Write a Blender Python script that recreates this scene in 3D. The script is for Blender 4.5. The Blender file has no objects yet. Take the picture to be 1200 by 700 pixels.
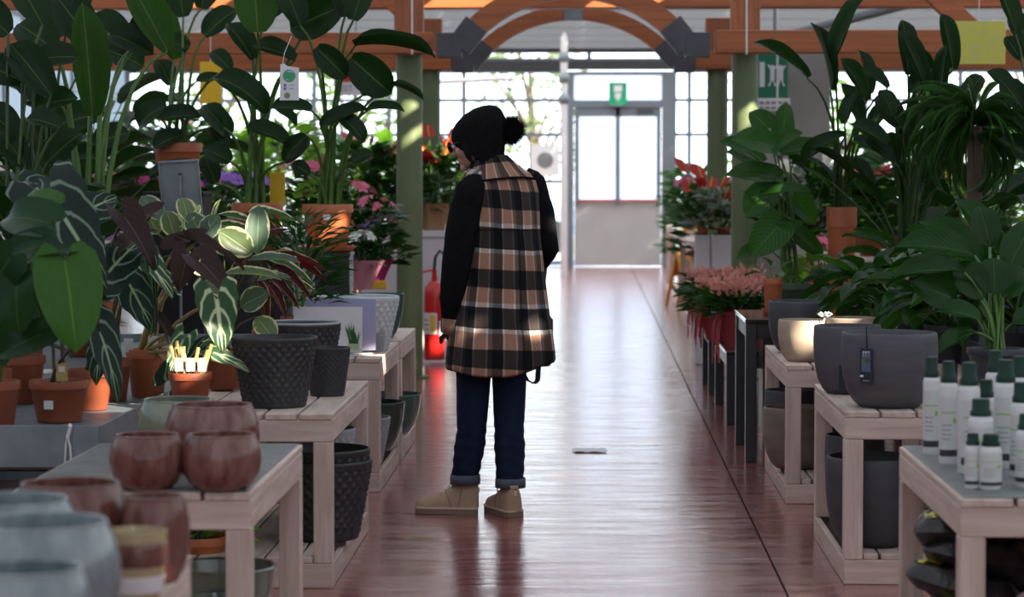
import bpy, math, random
from mathutils import Vector, Matrix, noise
from math import sin, cos, pi, atan2, sqrt, radians, hypot

sc = bpy.context.scene
col = sc.collection
R = random.Random(11)

# ---------------------------------------------------------------- camera
K = 1.75                        # depths below are written in units of K metres along the aisle
F = 1667.0                      # pixels per metre at depth 1 (in those units)
FP = F * K                      # focal length in pixels
YAW, PITCH = math.atan(90 / FP), math.atan(140 / FP)
CAM = Vector((0, 0, 1.4))
cd = bpy.data.cameras.new('camera')
cam = bpy.data.objects.new('camera', cd)
col.objects.link(cam)
cam.location = CAM
cam.rotation_euler = (pi / 2 - PITCH, 0, YAW)
cd.sensor_width = 36
cd.lens = FP / 1200 * 36
cd.clip_start, cd.clip_end = 0.05, 400
cd.dof.use_dof = True
cd.dof.focus_distance = 5.75 * K
cd.dof.aperture_fstop = cd.lens / 23.0
cd.dof.aperture_blades = 7
sc.camera = cam
CROT = cam.rotation_euler.to_matrix()

# ---------------------------------------------------------------- world, sun, exposure
world = bpy.data.worlds.new('sky')
sc.world = world
world.use_nodes = True
wn, wl = world.node_tree.nodes, world.node_tree.links
bg = wn['Background']
tc = wn.new('ShaderNodeTexCoord'); sep = wn.new('ShaderNodeSeparateXYZ'); rmp = wn.new('ShaderNodeValToRGB')
wl.new(tc.outputs['Generated'], sep.inputs[0]); wl.new(sep.outputs['Z'], rmp.inputs[0]); wl.new(rmp.outputs[0], bg.inputs[0])
rmp.color_ramp.elements[0].position = 0.0; rmp.color_ramp.elements[0].color = (0.89, 0.95, 1.0, 1)
rmp.color_ramp.elements[1].position = 0.7; rmp.color_ramp.elements[1].color = (0.60, 0.75, 1.0, 1)
bg.inputs[1].default_value = 4.6
SUN_TO = Vector((0.70, -0.60, 0.50)).normalized()       # from the ground towards the sun
sd = bpy.data.lights.new('sun', 'SUN'); sd.energy = 24.0; sd.angle = radians(0.6); sd.color = (1.0, 0.87, 0.70)
so = bpy.data.objects.new('sun', sd); col.objects.link(so)
so.rotation_euler = SUN_TO.to_track_quat('Z', 'Y').to_euler()
sc.view_settings.view_transform = 'Standard'; sc.view_settings.look = 'None'
sc.view_settings.exposure = -0.12; sc.view_settings.gamma = 1.0
sc.view_settings.use_curve_mapping = False
sc.cycles.use_denoising = True
sc.cycles.max_bounces = 10; sc.cycles.transparent_max_bounces = 24
sc.cycles.caustics_reflective = False; sc.cycles.caustics_refractive = False
sc.cycles.sample_clamp_indirect = 6

# ---------------------------------------------------------------- helpers
def ray(px, py): return CROT @ Vector(((px - 600) / FP, -(py - 350) / FP, -1))
def W(px, py, Y, dy=0.0): d = ray(px, py); return CAM + d * ((K * Y + dy) / d.y)   # pixel on the plane y = K * Y + dy
def G(px, py, z=0.0): d = ray(px, py); return CAM + d * ((z - CAM.z) / d.z)  # pixel on the plane z

def sm(a, b, x):
    t = min(1, max(0, (x - a) / (b - a))); return t * t * (3 - 2 * t)

class MB:
    def __init__(s): s.v, s.f, s.m, s.uv = [], [], [], []
    def add(s, vs, fs, m=0, uv=None):
        o = len(s.v); s.v += [tuple(v) for v in vs]
        s.f += [tuple(i + o for i in f) for f in fs]; s.m += [m] * len(fs)
        s.uv += uv if uv else [(0, 0)] * len(vs)
        return s
    def box(s, c, d, ch=0.003, rz=0.0, m=0, M=None):
        hx, hy, hz = d[0] / 2, d[1] / 2, d[2] / 2
        ch = min(ch, hx * .49, hy * .49, hz * .49)
        vs = []; ix = {}
        for sx in (-1, 1):
            for sy in (-1, 1):
                for sz in (-1, 1):
                    for a in range(3):
                        p = [sx * hx, sy * hy, sz * hz]
                        for b in range(3):
                            if b != a: p[b] -= (sx, sy, sz)[b] * ch
                        ix[(sx, sy, sz, a)] = len(vs); vs.append(Vector(p))
        fs = []
        def q(l): fs.append(l)
        for a in range(3):
            b, c2 = (a + 1) % 3, (a + 2) % 3
            for sg in (-1, 1):
                lp = []
                for (p, r) in ((-1, -1), (1, -1), (1, 1), (-1, 1)):
                    k = [0, 0, 0]; k[a] = sg; k[b] = p; k[c2] = r; lp.append(ix[(*k, a)])
                q(lp if sg > 0 else lp[::-1])
            for sb in (-1, 1):                                   # bevels along axis a
                for s2 in (-1, 1):
                    k0 = [0, 0, 0]; k1 = [0, 0, 0]
                    k0[a], k1[a] = -1, 1; k0[b] = k1[b] = sb; k0[c2] = k1[c2] = s2
                    lp = [ix[(*k0, b)], ix[(*k1, b)], ix[(*k1, c2)], ix[(*k0, c2)]]
                    q(lp if sb * s2 < 0 else lp[::-1])
        for sx in (-1, 1):
            for sy in (-1, 1):
                for sz in (-1, 1):
                    lp = [ix[(sx, sy, sz, a)] for a in range(3)]
                    q(lp if sx * sy * sz > 0 else lp[::-1])
        T = M if M is not None else Matrix.Rotation(rz, 4, 'Z')
        C = Vector(c)
        s.add([(T @ v) + C for v in vs], fs, m)
        return s
    def tube(s, pts, rad, n=6, m=0, cap=True):
        pts = [Vector(p) for p in pts]; k = len(pts)
        if not isinstance(rad, (list, tuple)): rad = [rad] * k
        vs, fs = [], []; ref = None
        for i, p in enumerate(pts):
            t = (pts[min(k - 1, i + 1)] - pts[max(0, i - 1)])
            t = t.normalized() if t.length > 1e-9 else Vector((0, 0, 1))
            if ref is None: ref = t.orthogonal().normalized()
            ref = (ref - t * ref.dot(t)); ref = ref.normalized() if ref.length > 1e-6 else t.orthogonal().normalized()
            b = t.cross(ref)
            for j in range(n):
                a = 2 * pi * j / n; vs.append(p + (ref * cos(a) + b * sin(a)) * rad[i])
        for i in range(k - 1):
            for j in range(n):
                a, b2 = i * n + j, i * n + (j + 1) % n
                fs.append((a, b2, b2 + n, a + n))
        if cap: fs.append(tuple(range(n))[::-1]); fs.append(tuple(range((k - 1) * n, k * n)))
        return s.add(vs, fs, m)
    def lathe(s, prof, n=28, c=(0, 0, 0), m=0, mod=None, cap=True):
        vs, fs = [], []
        for i, (r, z) in enumerate(prof):
            for j in range(n):
                a = 2 * pi * j / n
                rr = r * (mod(a, z, i) if mod else 1)
                vs.append((c[0] + rr * cos(a), c[1] + rr * sin(a), c[2] + z))
        for i in range(len(prof) - 1):
            for j in range(n):
                a, b = i * n + j, i * n + (j + 1) % n
                fs.append((a, b, b + n, a + n))
        if cap:
            fs.append(tuple(range(n))[::-1]); fs.append(tuple(range((len(prof) - 1) * n, len(prof) * n)))
        return s.add(vs, fs, m)
    def ball(s, c, r, nu=10, nv=6, m=0, M=None):
        c = Vector(c); r = r if isinstance(r, (tuple, list)) else (r, r, r)
        vs, fs = [], []
        for i in range(nv + 1):
            th = pi * i / nv
            for j in range(nu):
                a = 2 * pi * j / nu
                v = Vector((r[0] * sin(th) * cos(a), r[1] * sin(th) * sin(a), r[2] * cos(th)))
                vs.append((M @ v if M else v) + c)
        for i in range(nv):
            for j in range(nu):
                a, b = i * nu + j, i * nu + (j + 1) % nu
                fs.append((a, a + nu, b + nu, b))
        return s.add(vs, fs, m)
    def mesh(s, name, mats, smooth=True, ang=0.9, uv=False):
        me = bpy.data.meshes.new(name)
        me.from_pydata(s.v, [], s.f)
        for x in (mats if isinstance(mats, (list, tuple)) else [mats]): me.materials.append(x)
        if any(s.m): me.polygons.foreach_set('material_index', s.m)
        if uv:
            l = me.uv_layers.new(name='UVMap')
            li = [0] * len(me.loops); me.loops.foreach_get('vertex_index', li)
            flat = []
            for i in li: flat += s.uv[i]
            l.data.foreach_set('uv', flat)
        me.polygons.foreach_set('use_smooth', [bool(smooth)] * len(me.polygons))
        if smooth and ang: me.set_sharp_from_angle(angle=ang)
        return me
    def build(s, name, mats, parent=None, smooth=True, ang=0.9, uv=False, loc=None):
        return ob(name, s.mesh(name, mats, smooth, ang, uv), parent, loc)

def ob(name, data, parent=None, loc=None, rot=None, scale=None):
    o = bpy.data.objects.new(name, data); col.objects.link(o)
    if parent is not None: o.parent = parent
    if loc is not None: o.location = loc
    if rot is not None: o.rotation_euler = rot
    if scale is not None: o.scale = scale
    return o
def tag(o, label=None, cat=None, group=None, kind=None):
    if label: o['label'] = label
    if cat: o['category'] = cat
    if group: o['group'] = group
    if kind: o['kind'] = kind
    return o
def thing(name, label, cat, loc=(0, 0, 0), group=None, rz=0.0):
    return tag(ob(name, None, None, loc, (0, 0, rz)), label, cat, group)
def struct(name, loc=(0, 0, 0)): return tag(ob(name, None, None, loc), kind='structure')
def dup(root, loc, label, rz=None, group=None, scale=None):
    r = root.copy(); col.objects.link(r); r.location = loc; r['label'] = label
    if rz is not None: r.rotation_euler = (0, 0, rz)
    if scale: r.scale = scale
    if group: r['group'] = group
    for ch in root.children:
        c = ch.copy(); col.objects.link(c); c.parent = r
        for g in ch.children:
            d = g.copy(); col.objects.link(d); d.parent = c
    return r

# ---------------------------------------------------------------- materials
def newmat(name):
    m = bpy.data.materials.new(name); m.use_nodes = True
    return m, m.node_tree.nodes, m.node_tree.links, m.node_tree.nodes['Principled BSDF']
def rgba(c): return (c[0], c[1], c[2], 1)
def math_n(n, l, op, a, b=None, c=None):
    x = n.new('ShaderNodeMath'); x.operation = op
    for i, v in enumerate((a, b, c)):
        if v is None: continue
        if isinstance(v, (int, float)): x.inputs[i].default_value = v
        else: l.new(v, x.inputs[i])
    return x.outputs[0]
def mix_n(n, l, f, a, b):
    x = n.new('ShaderNodeMix'); x.data_type = 'RGBA'
    for sk, v in ((x.inputs['Factor'], f), (x.inputs[6], a), (x.inputs[7], b)):
        if isinstance(v, (int, float)): sk.default_value = v
        elif isinstance(v, tuple): sk.default_value = rgba(v)
        else: l.new(v, sk)
    return x.outputs[2]
def P(name, c, rough=.6, c2=None, vs=6, stretch=(1, 1, 1), amt=1.0, bump=0, bs=40, metal=0, coat=0, spec=.5, detail=4, sheen=0):
    m, n, l, b = newmat(name)
    b.inputs['Base Color'].default_value = rgba(c); b.inputs['Roughness'].default_value = rough
    b.inputs['Metallic'].default_value = metal; b.inputs['Specular IOR Level'].default_value = spec
    b.inputs['Coat Weight'].default_value = coat; b.inputs['Coat Roughness'].default_value = .08
    if sheen: b.inputs['Sheen Weight'].default_value = sheen
    if c2 or bump:
        t = n.new('ShaderNodeTexCoord'); mp = n.new('ShaderNodeMapping'); mp.inputs['Scale'].default_value = stretch
        l.new(t.outputs['Object'], mp.inputs[0])
        if c2:
            nz = n.new('ShaderNodeTexNoise'); nz.inputs['Scale'].default_value = vs; nz.inputs['Detail'].default_value = detail
            l.new(mp.outputs[0], nz.inputs['Vector'])
            mr = n.new('ShaderNodeMapRange'); mr.inputs[1].default_value = .35; mr.inputs[2].default_value = .68
            mr.inputs[4].default_value = amt
            l.new(nz.outputs[0], mr.inputs[0])
            l.new(mix_n(n, l, mr.outputs[0], c, c2), b.inputs['Base Color'])
        if bump:
            nb = n.new('ShaderNodeTexNoise'); nb.inputs['Scale'].default_value = bs; l.new(mp.outputs[0], nb.inputs['Vector'])
            bp = n.new('ShaderNodeBump'); bp.inputs['Strength'].default_value = bump; bp.inputs['Distance'].default_value = .01
            l.new(nb.outputs[0], bp.inputs['Height']); l.new(bp.outputs[0], b.inputs['Normal'])
    return m
def glassy(name, tint=(1, 1, 1), gloss=.08, milky=0.0):
    m, n, l, b = newmat(name); n.remove(b)
    out = n['Material Output']
    tr = n.new('ShaderNodeBsdfTransparent'); tr.inputs[0].default_value = rgba(tint)
    gl = n.new('ShaderNodeBsdfGlossy'); gl.inputs['Roughness'].default_value = .03
    mx = n.new('ShaderNodeMixShader')
    fr = n.new('ShaderNodeFresnel'); fr.inputs[0].default_value = 1.35
    l.new(fr.outputs[0], mx.inputs[0]); l.new(tr.outputs[0], mx.inputs[1]); l.new(gl.outputs[0], mx.inputs[2])
    o = mx.outputs[0]
    if milky:
        tl = n.new('ShaderNodeBsdfTranslucent'); tl.inputs[0].default_value = rgba(tint)
        m2 = n.new('ShaderNodeMixShader'); m2.inputs[0].default_value = milky
        l.new(o, m2.inputs[1]); l.new(tl.outputs[0], m2.inputs[2]); o = m2.outputs[0]
    l.new(o, out.inputs[0])
    return m
def translucent(name, c, t=.5, c2=None):
    m, n, l, b = newmat(name)
    b.inputs['Base Color'].default_value = rgba(c); b.inputs['Roughness'].default_value = .5
    tl = n.new('ShaderNodeBsdfTranslucent'); tl.inputs[0].default_value = rgba(c2 or c)
    mx = n.new('ShaderNodeMixShader'); mx.inputs[0].default_value = t
    l.new(b.outputs[0], mx.inputs[1]); l.new(tl.outputs[0], mx.inputs[2]); l.new(mx.outputs[0], n['Material Output'].inputs[0])
    return m
def leafmat(name, c, mid=None, mw=.06, vein=None, nv=8, vw=.12, slant=.45, edge=None, e0=.6, under=None, rough=.35, tl=.22, jig=.25, spec=.18):
    """colour laid out on the leaf's own UV: u across (midrib at .5), v from base to tip"""
    m, n, l, b = newmat(name)
    uv = n.new('ShaderNodeUVMap'); sp = n.new('ShaderNodeSeparateXYZ'); l.new(uv.outputs[0], sp.inputs[0])
    uu = math_n(n, l, 'MULTIPLY', math_n(n, l, 'ABSOLUTE', math_n(n, l, 'SUBTRACT', sp.outputs[0], .5)), 2)
    vv = sp.outputs[1]
    oi = n.new('ShaderNodeObjectInfo')
    nz = n.new('ShaderNodeTexNoise'); nz.inputs['Scale'].default_value = 5; l.new(uv.outputs[0], nz.inputs['Vector'])
    c2 = tuple(x * (1 + jig * 2.2) for x in c); c1 = tuple(x * (1 - jig) for x in c)
    base = mix_n(n, l, math_n(n, l, 'MULTIPLY_ADD', nz.outputs[0], .5, math_n(n, l, 'MULTIPLY', oi.outputs['Random'], .5)), c1, c2)
    if edge:
        ef = math_n(n, l, 'ADD', uu, math_n(n, l, 'MULTIPLY', math_n(n, l, 'SUBTRACT', nz.outputs[0], .5), .9))
        mr = n.new('ShaderNodeMapRange'); mr.interpolation_type = 'SMOOTHSTEP'; mr.inputs[1].default_value = e0; mr.inputs[2].default_value = e0 + .12
        l.new(ef, mr.inputs[0]); base = mix_n(n, l, mr.outputs[0], base, edge)
    if vein:
        fr = math_n(n, l, 'FRACT', math_n(n, l, 'MULTIPLY', math_n(n, l, 'SUBTRACT', vv, math_n(n, l, 'MULTIPLY', uu, slant)), nv))
        d = math_n(n, l, 'ABSOLUTE', math_n(n, l, 'SUBTRACT', fr, .5))
        mr = n.new('ShaderNodeMapRange'); mr.interpolation_type = 'SMOOTHSTEP'; mr.inputs[1].default_value = vw; mr.inputs[2].default_value = vw * .4
        mr.inputs[3].default_value = 0; mr.inputs[4].default_value = 1; l.new(d, mr.inputs[0])
        base = mix_n(n, l, mr.outputs[0], base, vein)
    if mid:
        mr = n.new('ShaderNodeMapRange'); mr.interpolation_type = 'SMOOTHSTEP'; mr.inputs[1].default_value = mw; mr.inputs[2].default_value = mw * .3
        mr.inputs[3].default_value = 0; mr.inputs[4].default_value = 1; l.new(uu, mr.inputs[0])
        base = mix_n(n, l, mr.outputs[0], base, mid)
    if under:
        ge = n.new('ShaderNodeNewGeometry'); base = mix_n(n, l, ge.outputs['Backfacing'], base, under)
    l.new(base, b.inputs['Base Color']); b.inputs['Roughness'].default_value = rough; b.inputs['Specular IOR Level'].default_value = spec
    t = n.new('ShaderNodeBsdfTranslucent')
    gm = n.new('ShaderNodeMix'); gm.data_type = 'RGBA'; gm.blend_type = 'MULTIPLY'; gm.inputs['Factor'].default_value = 1
    l.new(base, gm.inputs[6]); gm.inputs[7].default_value = (2.6, 2.8, 1.2, 1); l.new(gm.outputs[2], t.inputs[0])
    mx = n.new('ShaderNodeMixShader'); mx.inputs[0].default_value = tl
    l.new(b.outputs[0], mx.inputs[1]); l.new(t.outputs[0], mx.inputs[2]); l.new(mx.outputs[0], n['Material Output'].inputs[0])
    return m

def woodmat(name, a, b2, rough=.6, ax=(14, 14, 1.2)):
    m, n, l, b = newmat(name)
    t = n.new('ShaderNodeTexCoord'); mp = n.new('ShaderNodeMapping'); mp.inputs['Scale'].default_value = ax
    oi = n.new('ShaderNodeObjectInfo'); va = n.new('ShaderNodeVectorMath'); va.operation = 'ADD'
    cb = n.new('ShaderNodeCombineXYZ'); l.new(math_n(n, l, 'MULTIPLY', oi.outputs['Random'], 17.0), cb.inputs[0]); l.new(cb.outputs[0], va.inputs[1])
    l.new(t.outputs['Object'], mp.inputs[0]); l.new(mp.outputs[0], va.inputs[0])
    nz = n.new('ShaderNodeTexNoise'); nz.inputs['Scale'].default_value = 2.2; nz.inputs['Detail'].default_value = 7; nz.inputs['Distortion'].default_value = .6
    l.new(va.outputs[0], nz.inputs['Vector'])
    mr = n.new('ShaderNodeMapRange'); mr.inputs[1].default_value = .3; mr.inputs[2].default_value = .7; l.new(nz.outputs[0], mr.inputs[0])
    c = mix_n(n, l, mr.outputs[0], a, b2)
    tone = math_n(n, l, 'MULTIPLY_ADD', oi.outputs['Random'], .22, .89)
    hs = n.new('ShaderNodeHueSaturation'); l.new(c, hs.inputs['Color']); l.new(tone, hs.inputs['Value'])
    l.new(hs.outputs[0], b.inputs['Base Color']); b.inputs['Roughness'].default_value = rough
    bp = n.new('ShaderNodeBump'); bp.inputs['Strength'].default_value = .12; bp.inputs['Distance'].default_value = .004
    l.new(nz.outputs[0], bp.inputs['Height']); l.new(bp.outputs[0], b.inputs['Normal'])
    return m

M = {}
M['wood_x'] = woodmat('whitewashed_pine_x', (.64, .53, .46), (.44, .335, .275), ax=(1.2, 14, 14))
M['wood_y'] = woodmat('whitewashed_pine_y', (.64, .53, .46), (.44, .335, .275), ax=(14, 1.2, 14))
M['wood_z'] = woodmat('whitewashed_pine_z', (.64, .53, .46), (.44, .335, .275), ax=(14, 14, 1.2))
M['mat_grey'] = P('grey_table_mat', (.12, .13, .13), .35, (.2, .21, .2), 14)
M['beam_x'] = woodmat('orange_glulam_x', (.42, .125, .035), (.26, .07, .018), .5, ax=(.5, 9, 16))
M['beam_z'] = woodmat('orange_glulam_z', (.36, .11, .035), (.2, .06, .02), .5, ax=(9, 9, .7))
M['steel'] = P('grey_steel_plate', (.055, .058, .066), .5, (.08, .08, .09), 5, metal=.3)
M['column'] = P('olive_green_paint', (.125, .165, .075), .45, (.105, .14, .062), 3)
M['alu'] = P('grey_blue_aluminium', (.14, .165, .19), .4, metal=.2)
M['galv'] = P('galvanised_steel', (.20, .23, .25), .42, (.13, .16, .18), 9, metal=.35)
M['white'] = P('white_paint', (.62, .62, .63), .5, (.52, .52, .54), 4)
M['paper'] = P('white_paper', (.70, .70, .71), .7)
M['black'] = P('black_lacquer', (.012, .012, .014), .32)
M['blackm'] = P('black_matte', (.012, .012, .014), .75)
M['glass'] = glassy('window_glass', (.96, .99, 1))
M['opal'] = glassy('opal_sheet', (.38, .41, .43), milky=1.0)
M['frost'] = glassy('frosted_glass', (.93, .95, 1), milky=.75)
M['terra'] = P('terracotta_plastic', (.50, .15, .06), .5, (.40, .11, .045), 7)
M['terra_d'] = P('dark_terracotta_plastic', (.30, .075, .03), .5, (.24, .06, .025), 7)
M['soil'] = P('potting_soil', (.03, .02, .013), .95, (.055, .035, .02), 40, bump=.8, bs=120)
M['nursery'] = P('slate_plastic', (.032, .038, .047), .45, (.045, .05, .06), 6)
M['green_pot'] = P('green_plastic', (.05, .085, .04), .45, (.06, .1, .045), 6)
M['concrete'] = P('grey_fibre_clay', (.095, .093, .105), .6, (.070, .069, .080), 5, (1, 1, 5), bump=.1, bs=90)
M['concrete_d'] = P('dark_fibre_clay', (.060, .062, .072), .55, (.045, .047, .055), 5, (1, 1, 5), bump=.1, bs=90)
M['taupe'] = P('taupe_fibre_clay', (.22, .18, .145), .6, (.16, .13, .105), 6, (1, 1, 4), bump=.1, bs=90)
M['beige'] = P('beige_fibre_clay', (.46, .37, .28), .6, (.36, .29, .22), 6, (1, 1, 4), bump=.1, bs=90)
M['dark_diamond'] = P('anthracite_resin', (.022, .023, .027), .48, (.03, .031, .036), 9)
M['white_diamond'] = P('pale_grey_resin', (.60, .64, .65), .5, (.52, .56, .58), 9)
M['grey_diamond'] = P('mid_grey_resin', (.34, .36, .37), .5, (.28, .30, .32), 9)
M['teal'] = P('teal_resin', (.03, .12, .115), .25, (.02, .08, .08), 7, coat=.4)
M['green_glaze'] = P('green_glaze', (.025, .075, .065), .18, (.05, .12, .10), 9, (1, 1, .3), coat=.7)
M['dark_green_glaze'] = P('bottle_green_glaze', (.012, .035, .03), .2, (.025, .06, .05), 9, (1, 1, .3), coat=.6)
M['mauve'] = P('mauve_brown_glaze', (.12, .036, .026), .2, (.27, .15, .13), 34, (1, 1, .16), coat=.25, amt=.75, bump=.6, bs=34, spec=.35)
M['brown'] = P('red_brown_glaze', (.11, .033, .022), .2, (.23, .12, .10), 34, (1, 1, .16), coat=.25, amt=.7, bump=.6, bs=34, spec=.35)
M['icy'] = P('pale_blue_grey_glaze', (.28, .33, .34), .18, (.13, .17, .185), 20, (1, 1, .25), coat=.5, bump=.4, bs=26)
M['cream'] = P('cream_glaze', (.45, .36, .2), .25, (.36, .27, .14), 10, (1, 1, 3), coat=.5)
M['olive_glaze'] = P('olive_grey_glaze', (.20, .21, .14), .15, (.09, .12, .09), 14, (1, 1, .25), coat=.7)
M['red_paint'] = P('red_enamel', (.55, .016, .014), .3, coat=.3)
M['yellow'] = P('yellow_card', (.75, .47, .015), .6)
M['sticky'] = P('yellow_sticky_trap', (.62, .56, .06), .35, (.50, .52, .16), 18, amt=.7)
M['orange'] = P('orange_plastic', (.75, .30, .02), .45)
M['sign_green'] = P('sign_green', (.003, .15, .075), .4)
M['sign_green_bright'] = P('exit_green', (.0, .30, .13), .4)  # brighter plain green for the exit sign plate
M['wooden_table'] = woodmat('brown_display_wood', (.42, .22, .09), (.28, .13, .05), ax=(1.2, 14, 14))
M['kraft'] = P('kraft_paper', (.42, .24, .12), .75, (.33, .18, .09), 9, bump=.3, bs=25)
M['stem_g'] = P('green_stem', (.10, .20, .035), .45, (.06, .14, .03), 6)
M['stem_d'] = P('dark_green_stem', (.03, .07, .018), .45, (.045, .09, .02), 6)
M['stem_p'] = P('purple_stem', (.06, .03, .03), .5, (.10, .13, .03), 6)
M['stem_y'] = P('pale_yellow_stem', (.42, .33, .13), .5, (.3, .24, .08), 6)
M['bark'] = P('brown_bark', (.13, .085, .055), .9, (.07, .045, .03), 12, (1, 1, .4), bump=.8, bs=40)
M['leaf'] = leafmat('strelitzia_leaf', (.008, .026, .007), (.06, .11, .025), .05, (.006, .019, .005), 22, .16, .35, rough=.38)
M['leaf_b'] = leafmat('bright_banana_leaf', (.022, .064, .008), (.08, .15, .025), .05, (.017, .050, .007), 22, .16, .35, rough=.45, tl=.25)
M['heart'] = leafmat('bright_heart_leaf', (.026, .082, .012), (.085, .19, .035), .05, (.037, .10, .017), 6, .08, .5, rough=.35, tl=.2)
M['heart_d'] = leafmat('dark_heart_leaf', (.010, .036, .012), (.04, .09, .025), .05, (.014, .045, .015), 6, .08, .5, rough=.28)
M['aloc'] = leafmat('dark_alocasia_leaf', (.012, .026, .022), (.26, .36, .22), .085, (.15, .21, .17), 3, .10, .6, under=(.035, .014, .016), rough=.3)
M['aloc_l'] = leafmat('silver_veined_alocasia_leaf', (.035, .085, .04), (.55, .62, .44), .15, (.46, .54, .38), 3, .15, .6, rough=.3)
M['aloc_p'] = leafmat('purple_backed_alocasia_leaf', (.03, .016, .016), (.10, .07, .05), .06, (.05, .02, .02), 5, .1, .75, rough=.35)
M['rubber'] = leafmat('variegated_rubber_leaf', (.085, .125, .06), (.28, .32, .17), .05, edge=(.46, .47, .27), e0=.72, rough=.3, jig=.35)
M['rubber_d'] = leafmat('grey_green_rubber_leaf', (.06, .095, .07), (.2, .25, .16), .05, edge=(.36, .40, .27), e0=.82, rough=.3, jig=.35)
M['strom'] = leafmat('white_splashed_leaf', (.03, .085, .025), (.35, .36, .25), .06, edge=(.62, .58, .46), e0=.62, under=(.20, .018, .03), rough=.4)
M['strom_r'] = leafmat('red_cordyline_leaf', (.05, .016, .018), (.30, .10, .09), .1, edge=(.42, .26, .2), e0=.86, under=(.17, .014, .025), rough=.4)
M['peace'] = leafmat('dark_glossy_leaf', (.012, .044, .009), (.04, .10, .022), .05, (.009, .034, .007), 12, .16, .4, rough=.26, tl=.18, jig=.35)
M['peace_l'] = leafmat('mid_green_leaf', (.020, .066, .012), (.055, .13, .025), .05, (.016, .052, .010), 10, .16, .4, rough=.3, tl=.25, jig=.35)
M['grassy'] = leafmat('strap_leaf', (.028, .072, .022), (.05, .11, .03), .2, rough=.4, tl=.25, jig=.5)
M['fern'] = leafmat('fern_leaf', (.016, .058, .011), rough=.45, tl=.2, jig=.5)
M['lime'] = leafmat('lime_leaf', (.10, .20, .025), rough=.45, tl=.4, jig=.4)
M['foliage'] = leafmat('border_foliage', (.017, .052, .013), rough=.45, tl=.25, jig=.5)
M['silver'] = leafmat('silver_leaf', (.20, .24, .22), rough=.6, tl=.15)
def petal(name, c): return translucent(name, c, .3)
M['red'] = petal('red_spathe', (.44, .02, .02)); M['pink'] = petal('pink_petal', (.66, .13, .22)); M['salmon'] = petal('salmon_petal', (.74, .36, .31))
M['white_p'] = petal('white_petal', (.80, .80, .72)); M['purple'] = petal('purple_petal', (.33, .14, .55)); M['magenta'] = petal('magenta_wrap', (.48, .03, .18))
M['lilac_wrap'] = petal('lilac_wrap', (.45, .22, .55)); M['red_wrap'] = petal('red_wrap', (.46, .075, .085)); M['pink_wrap'] = petal('pink_wrap', (.62, .28, .36))
M['yellow_p'] = petal('yellow_petal', (.80, .55, .05))

# ---------------------------------------------------------------- setting: floor of large slabs with cut joints
def floor_material():
    m, n, l, b = newmat('red_polished_concrete')
    t = n.new('ShaderNodeTexCoord')
    ge = n.new('ShaderNodeNewGeometry')
    n1 = n.new('ShaderNodeTexNoise'); n1.inputs['Scale'].default_value = 1.3; n1.inputs['Detail'].default_value = 6; l.new(ge.outputs['Position'], n1.inputs['Vector'])
    n2 = n.new('ShaderNodeTexNoise'); n2.inputs['Scale'].default_value = 14; n2.inputs['Detail'].default_value = 5; l.new(ge.outputs['Position'], n2.inputs['Vector'])
    c = mix_n(n, l, n1.outputs[0], (.34, .088, .078), (.20, .050, .048))
    c = mix_n(n, l, math_n(n, l, 'MULTIPLY', n2.outputs[0], .5), c, (.21, .066, .062))
    l.new(c, b.inputs['Base Color'])
    mp = n.new('ShaderNodeMapping'); mp.inputs['Scale'].default_value = (1.2, 5, 1); l.new(ge.outputs['Position'], mp.inputs[0])
    n3 = n.new('ShaderNodeTexNoise'); n3.inputs['Scale'].default_value = 2.0; n3.inputs['Detail'].default_value = 5; l.new(mp.outputs[0], n3.inputs['Vector'])
    r = n.new('ShaderNodeMapRange'); r.inputs[1].default_value = .3; r.inputs[2].default_value = .75; r.inputs[3].default_value = .13; r.inputs[4].default_value = .30
    l.new(n3.outputs[0], r.inputs[0]); l.new(r.outputs[0], b.inputs['Roughness'])
    b.inputs['Specular IOR Level'].default_value = .9
    b.inputs['Coat Weight'].default_value = .75; l.new(math_n(n, l, 'MULTIPLY_ADD', n3.outputs[0], .30, .06), b.inputs['Coat Roughness']); b.inputs['Coat IOR'].default_value = 1.6
    bp = n.new('ShaderNodeBump'); bp.inputs['Strength'].default_value = .16; bp.inputs['Distance'].default_value = .02
    l.new(n3.outputs[0], bp.inputs['Height']); l.new(bp.outputs[0], b.inputs['Normal']); l.new(bp.outputs[0], b.inputs['Coat Normal'])
    return m
M['floor'] = floor_material()
M['joint'] = P('dark_joint', (.05, .028, .026), .8)
fl = tag(MB().box((0, 8.2 * K, -.06), (15, 30 * K, .08), 0).build('floor', M['joint'], None, False), kind='structure')
fx = [-6.48, -4.08, -1.72, .67, 3.12, 5.52, 7.4]; fx[0] = -7.4
fy = [-6.0, -2.65, -.25, 2.15, 4.55, 6.95, 9.35, 11.75, 14.15, 16.55, 18.95, 21.35, 23.0]
for i in range(len(fx) - 1):
    for j in range(len(fy) - 1):
        g = .004
        x0, x1, y0, y1 = fx[i] + g, fx[i + 1] - g, fy[j] * K + g, fy[j + 1] * K - g
        MB().box(((x0 + x1) / 2, (y0 + y1) / 2, -.01), (x1 - x0, y1 - y0, .02), .0).build('floor_slab', M['floor'], fl, False)

# outside ground
tag(MB().box((0, 23 * K + 60, -.1), (240, 120, .1), 0).build('ground', P('pale_paving', (.42, .42, .40), .8, (.34, .35, .33), .4), None, False), kind='structure')

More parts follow.
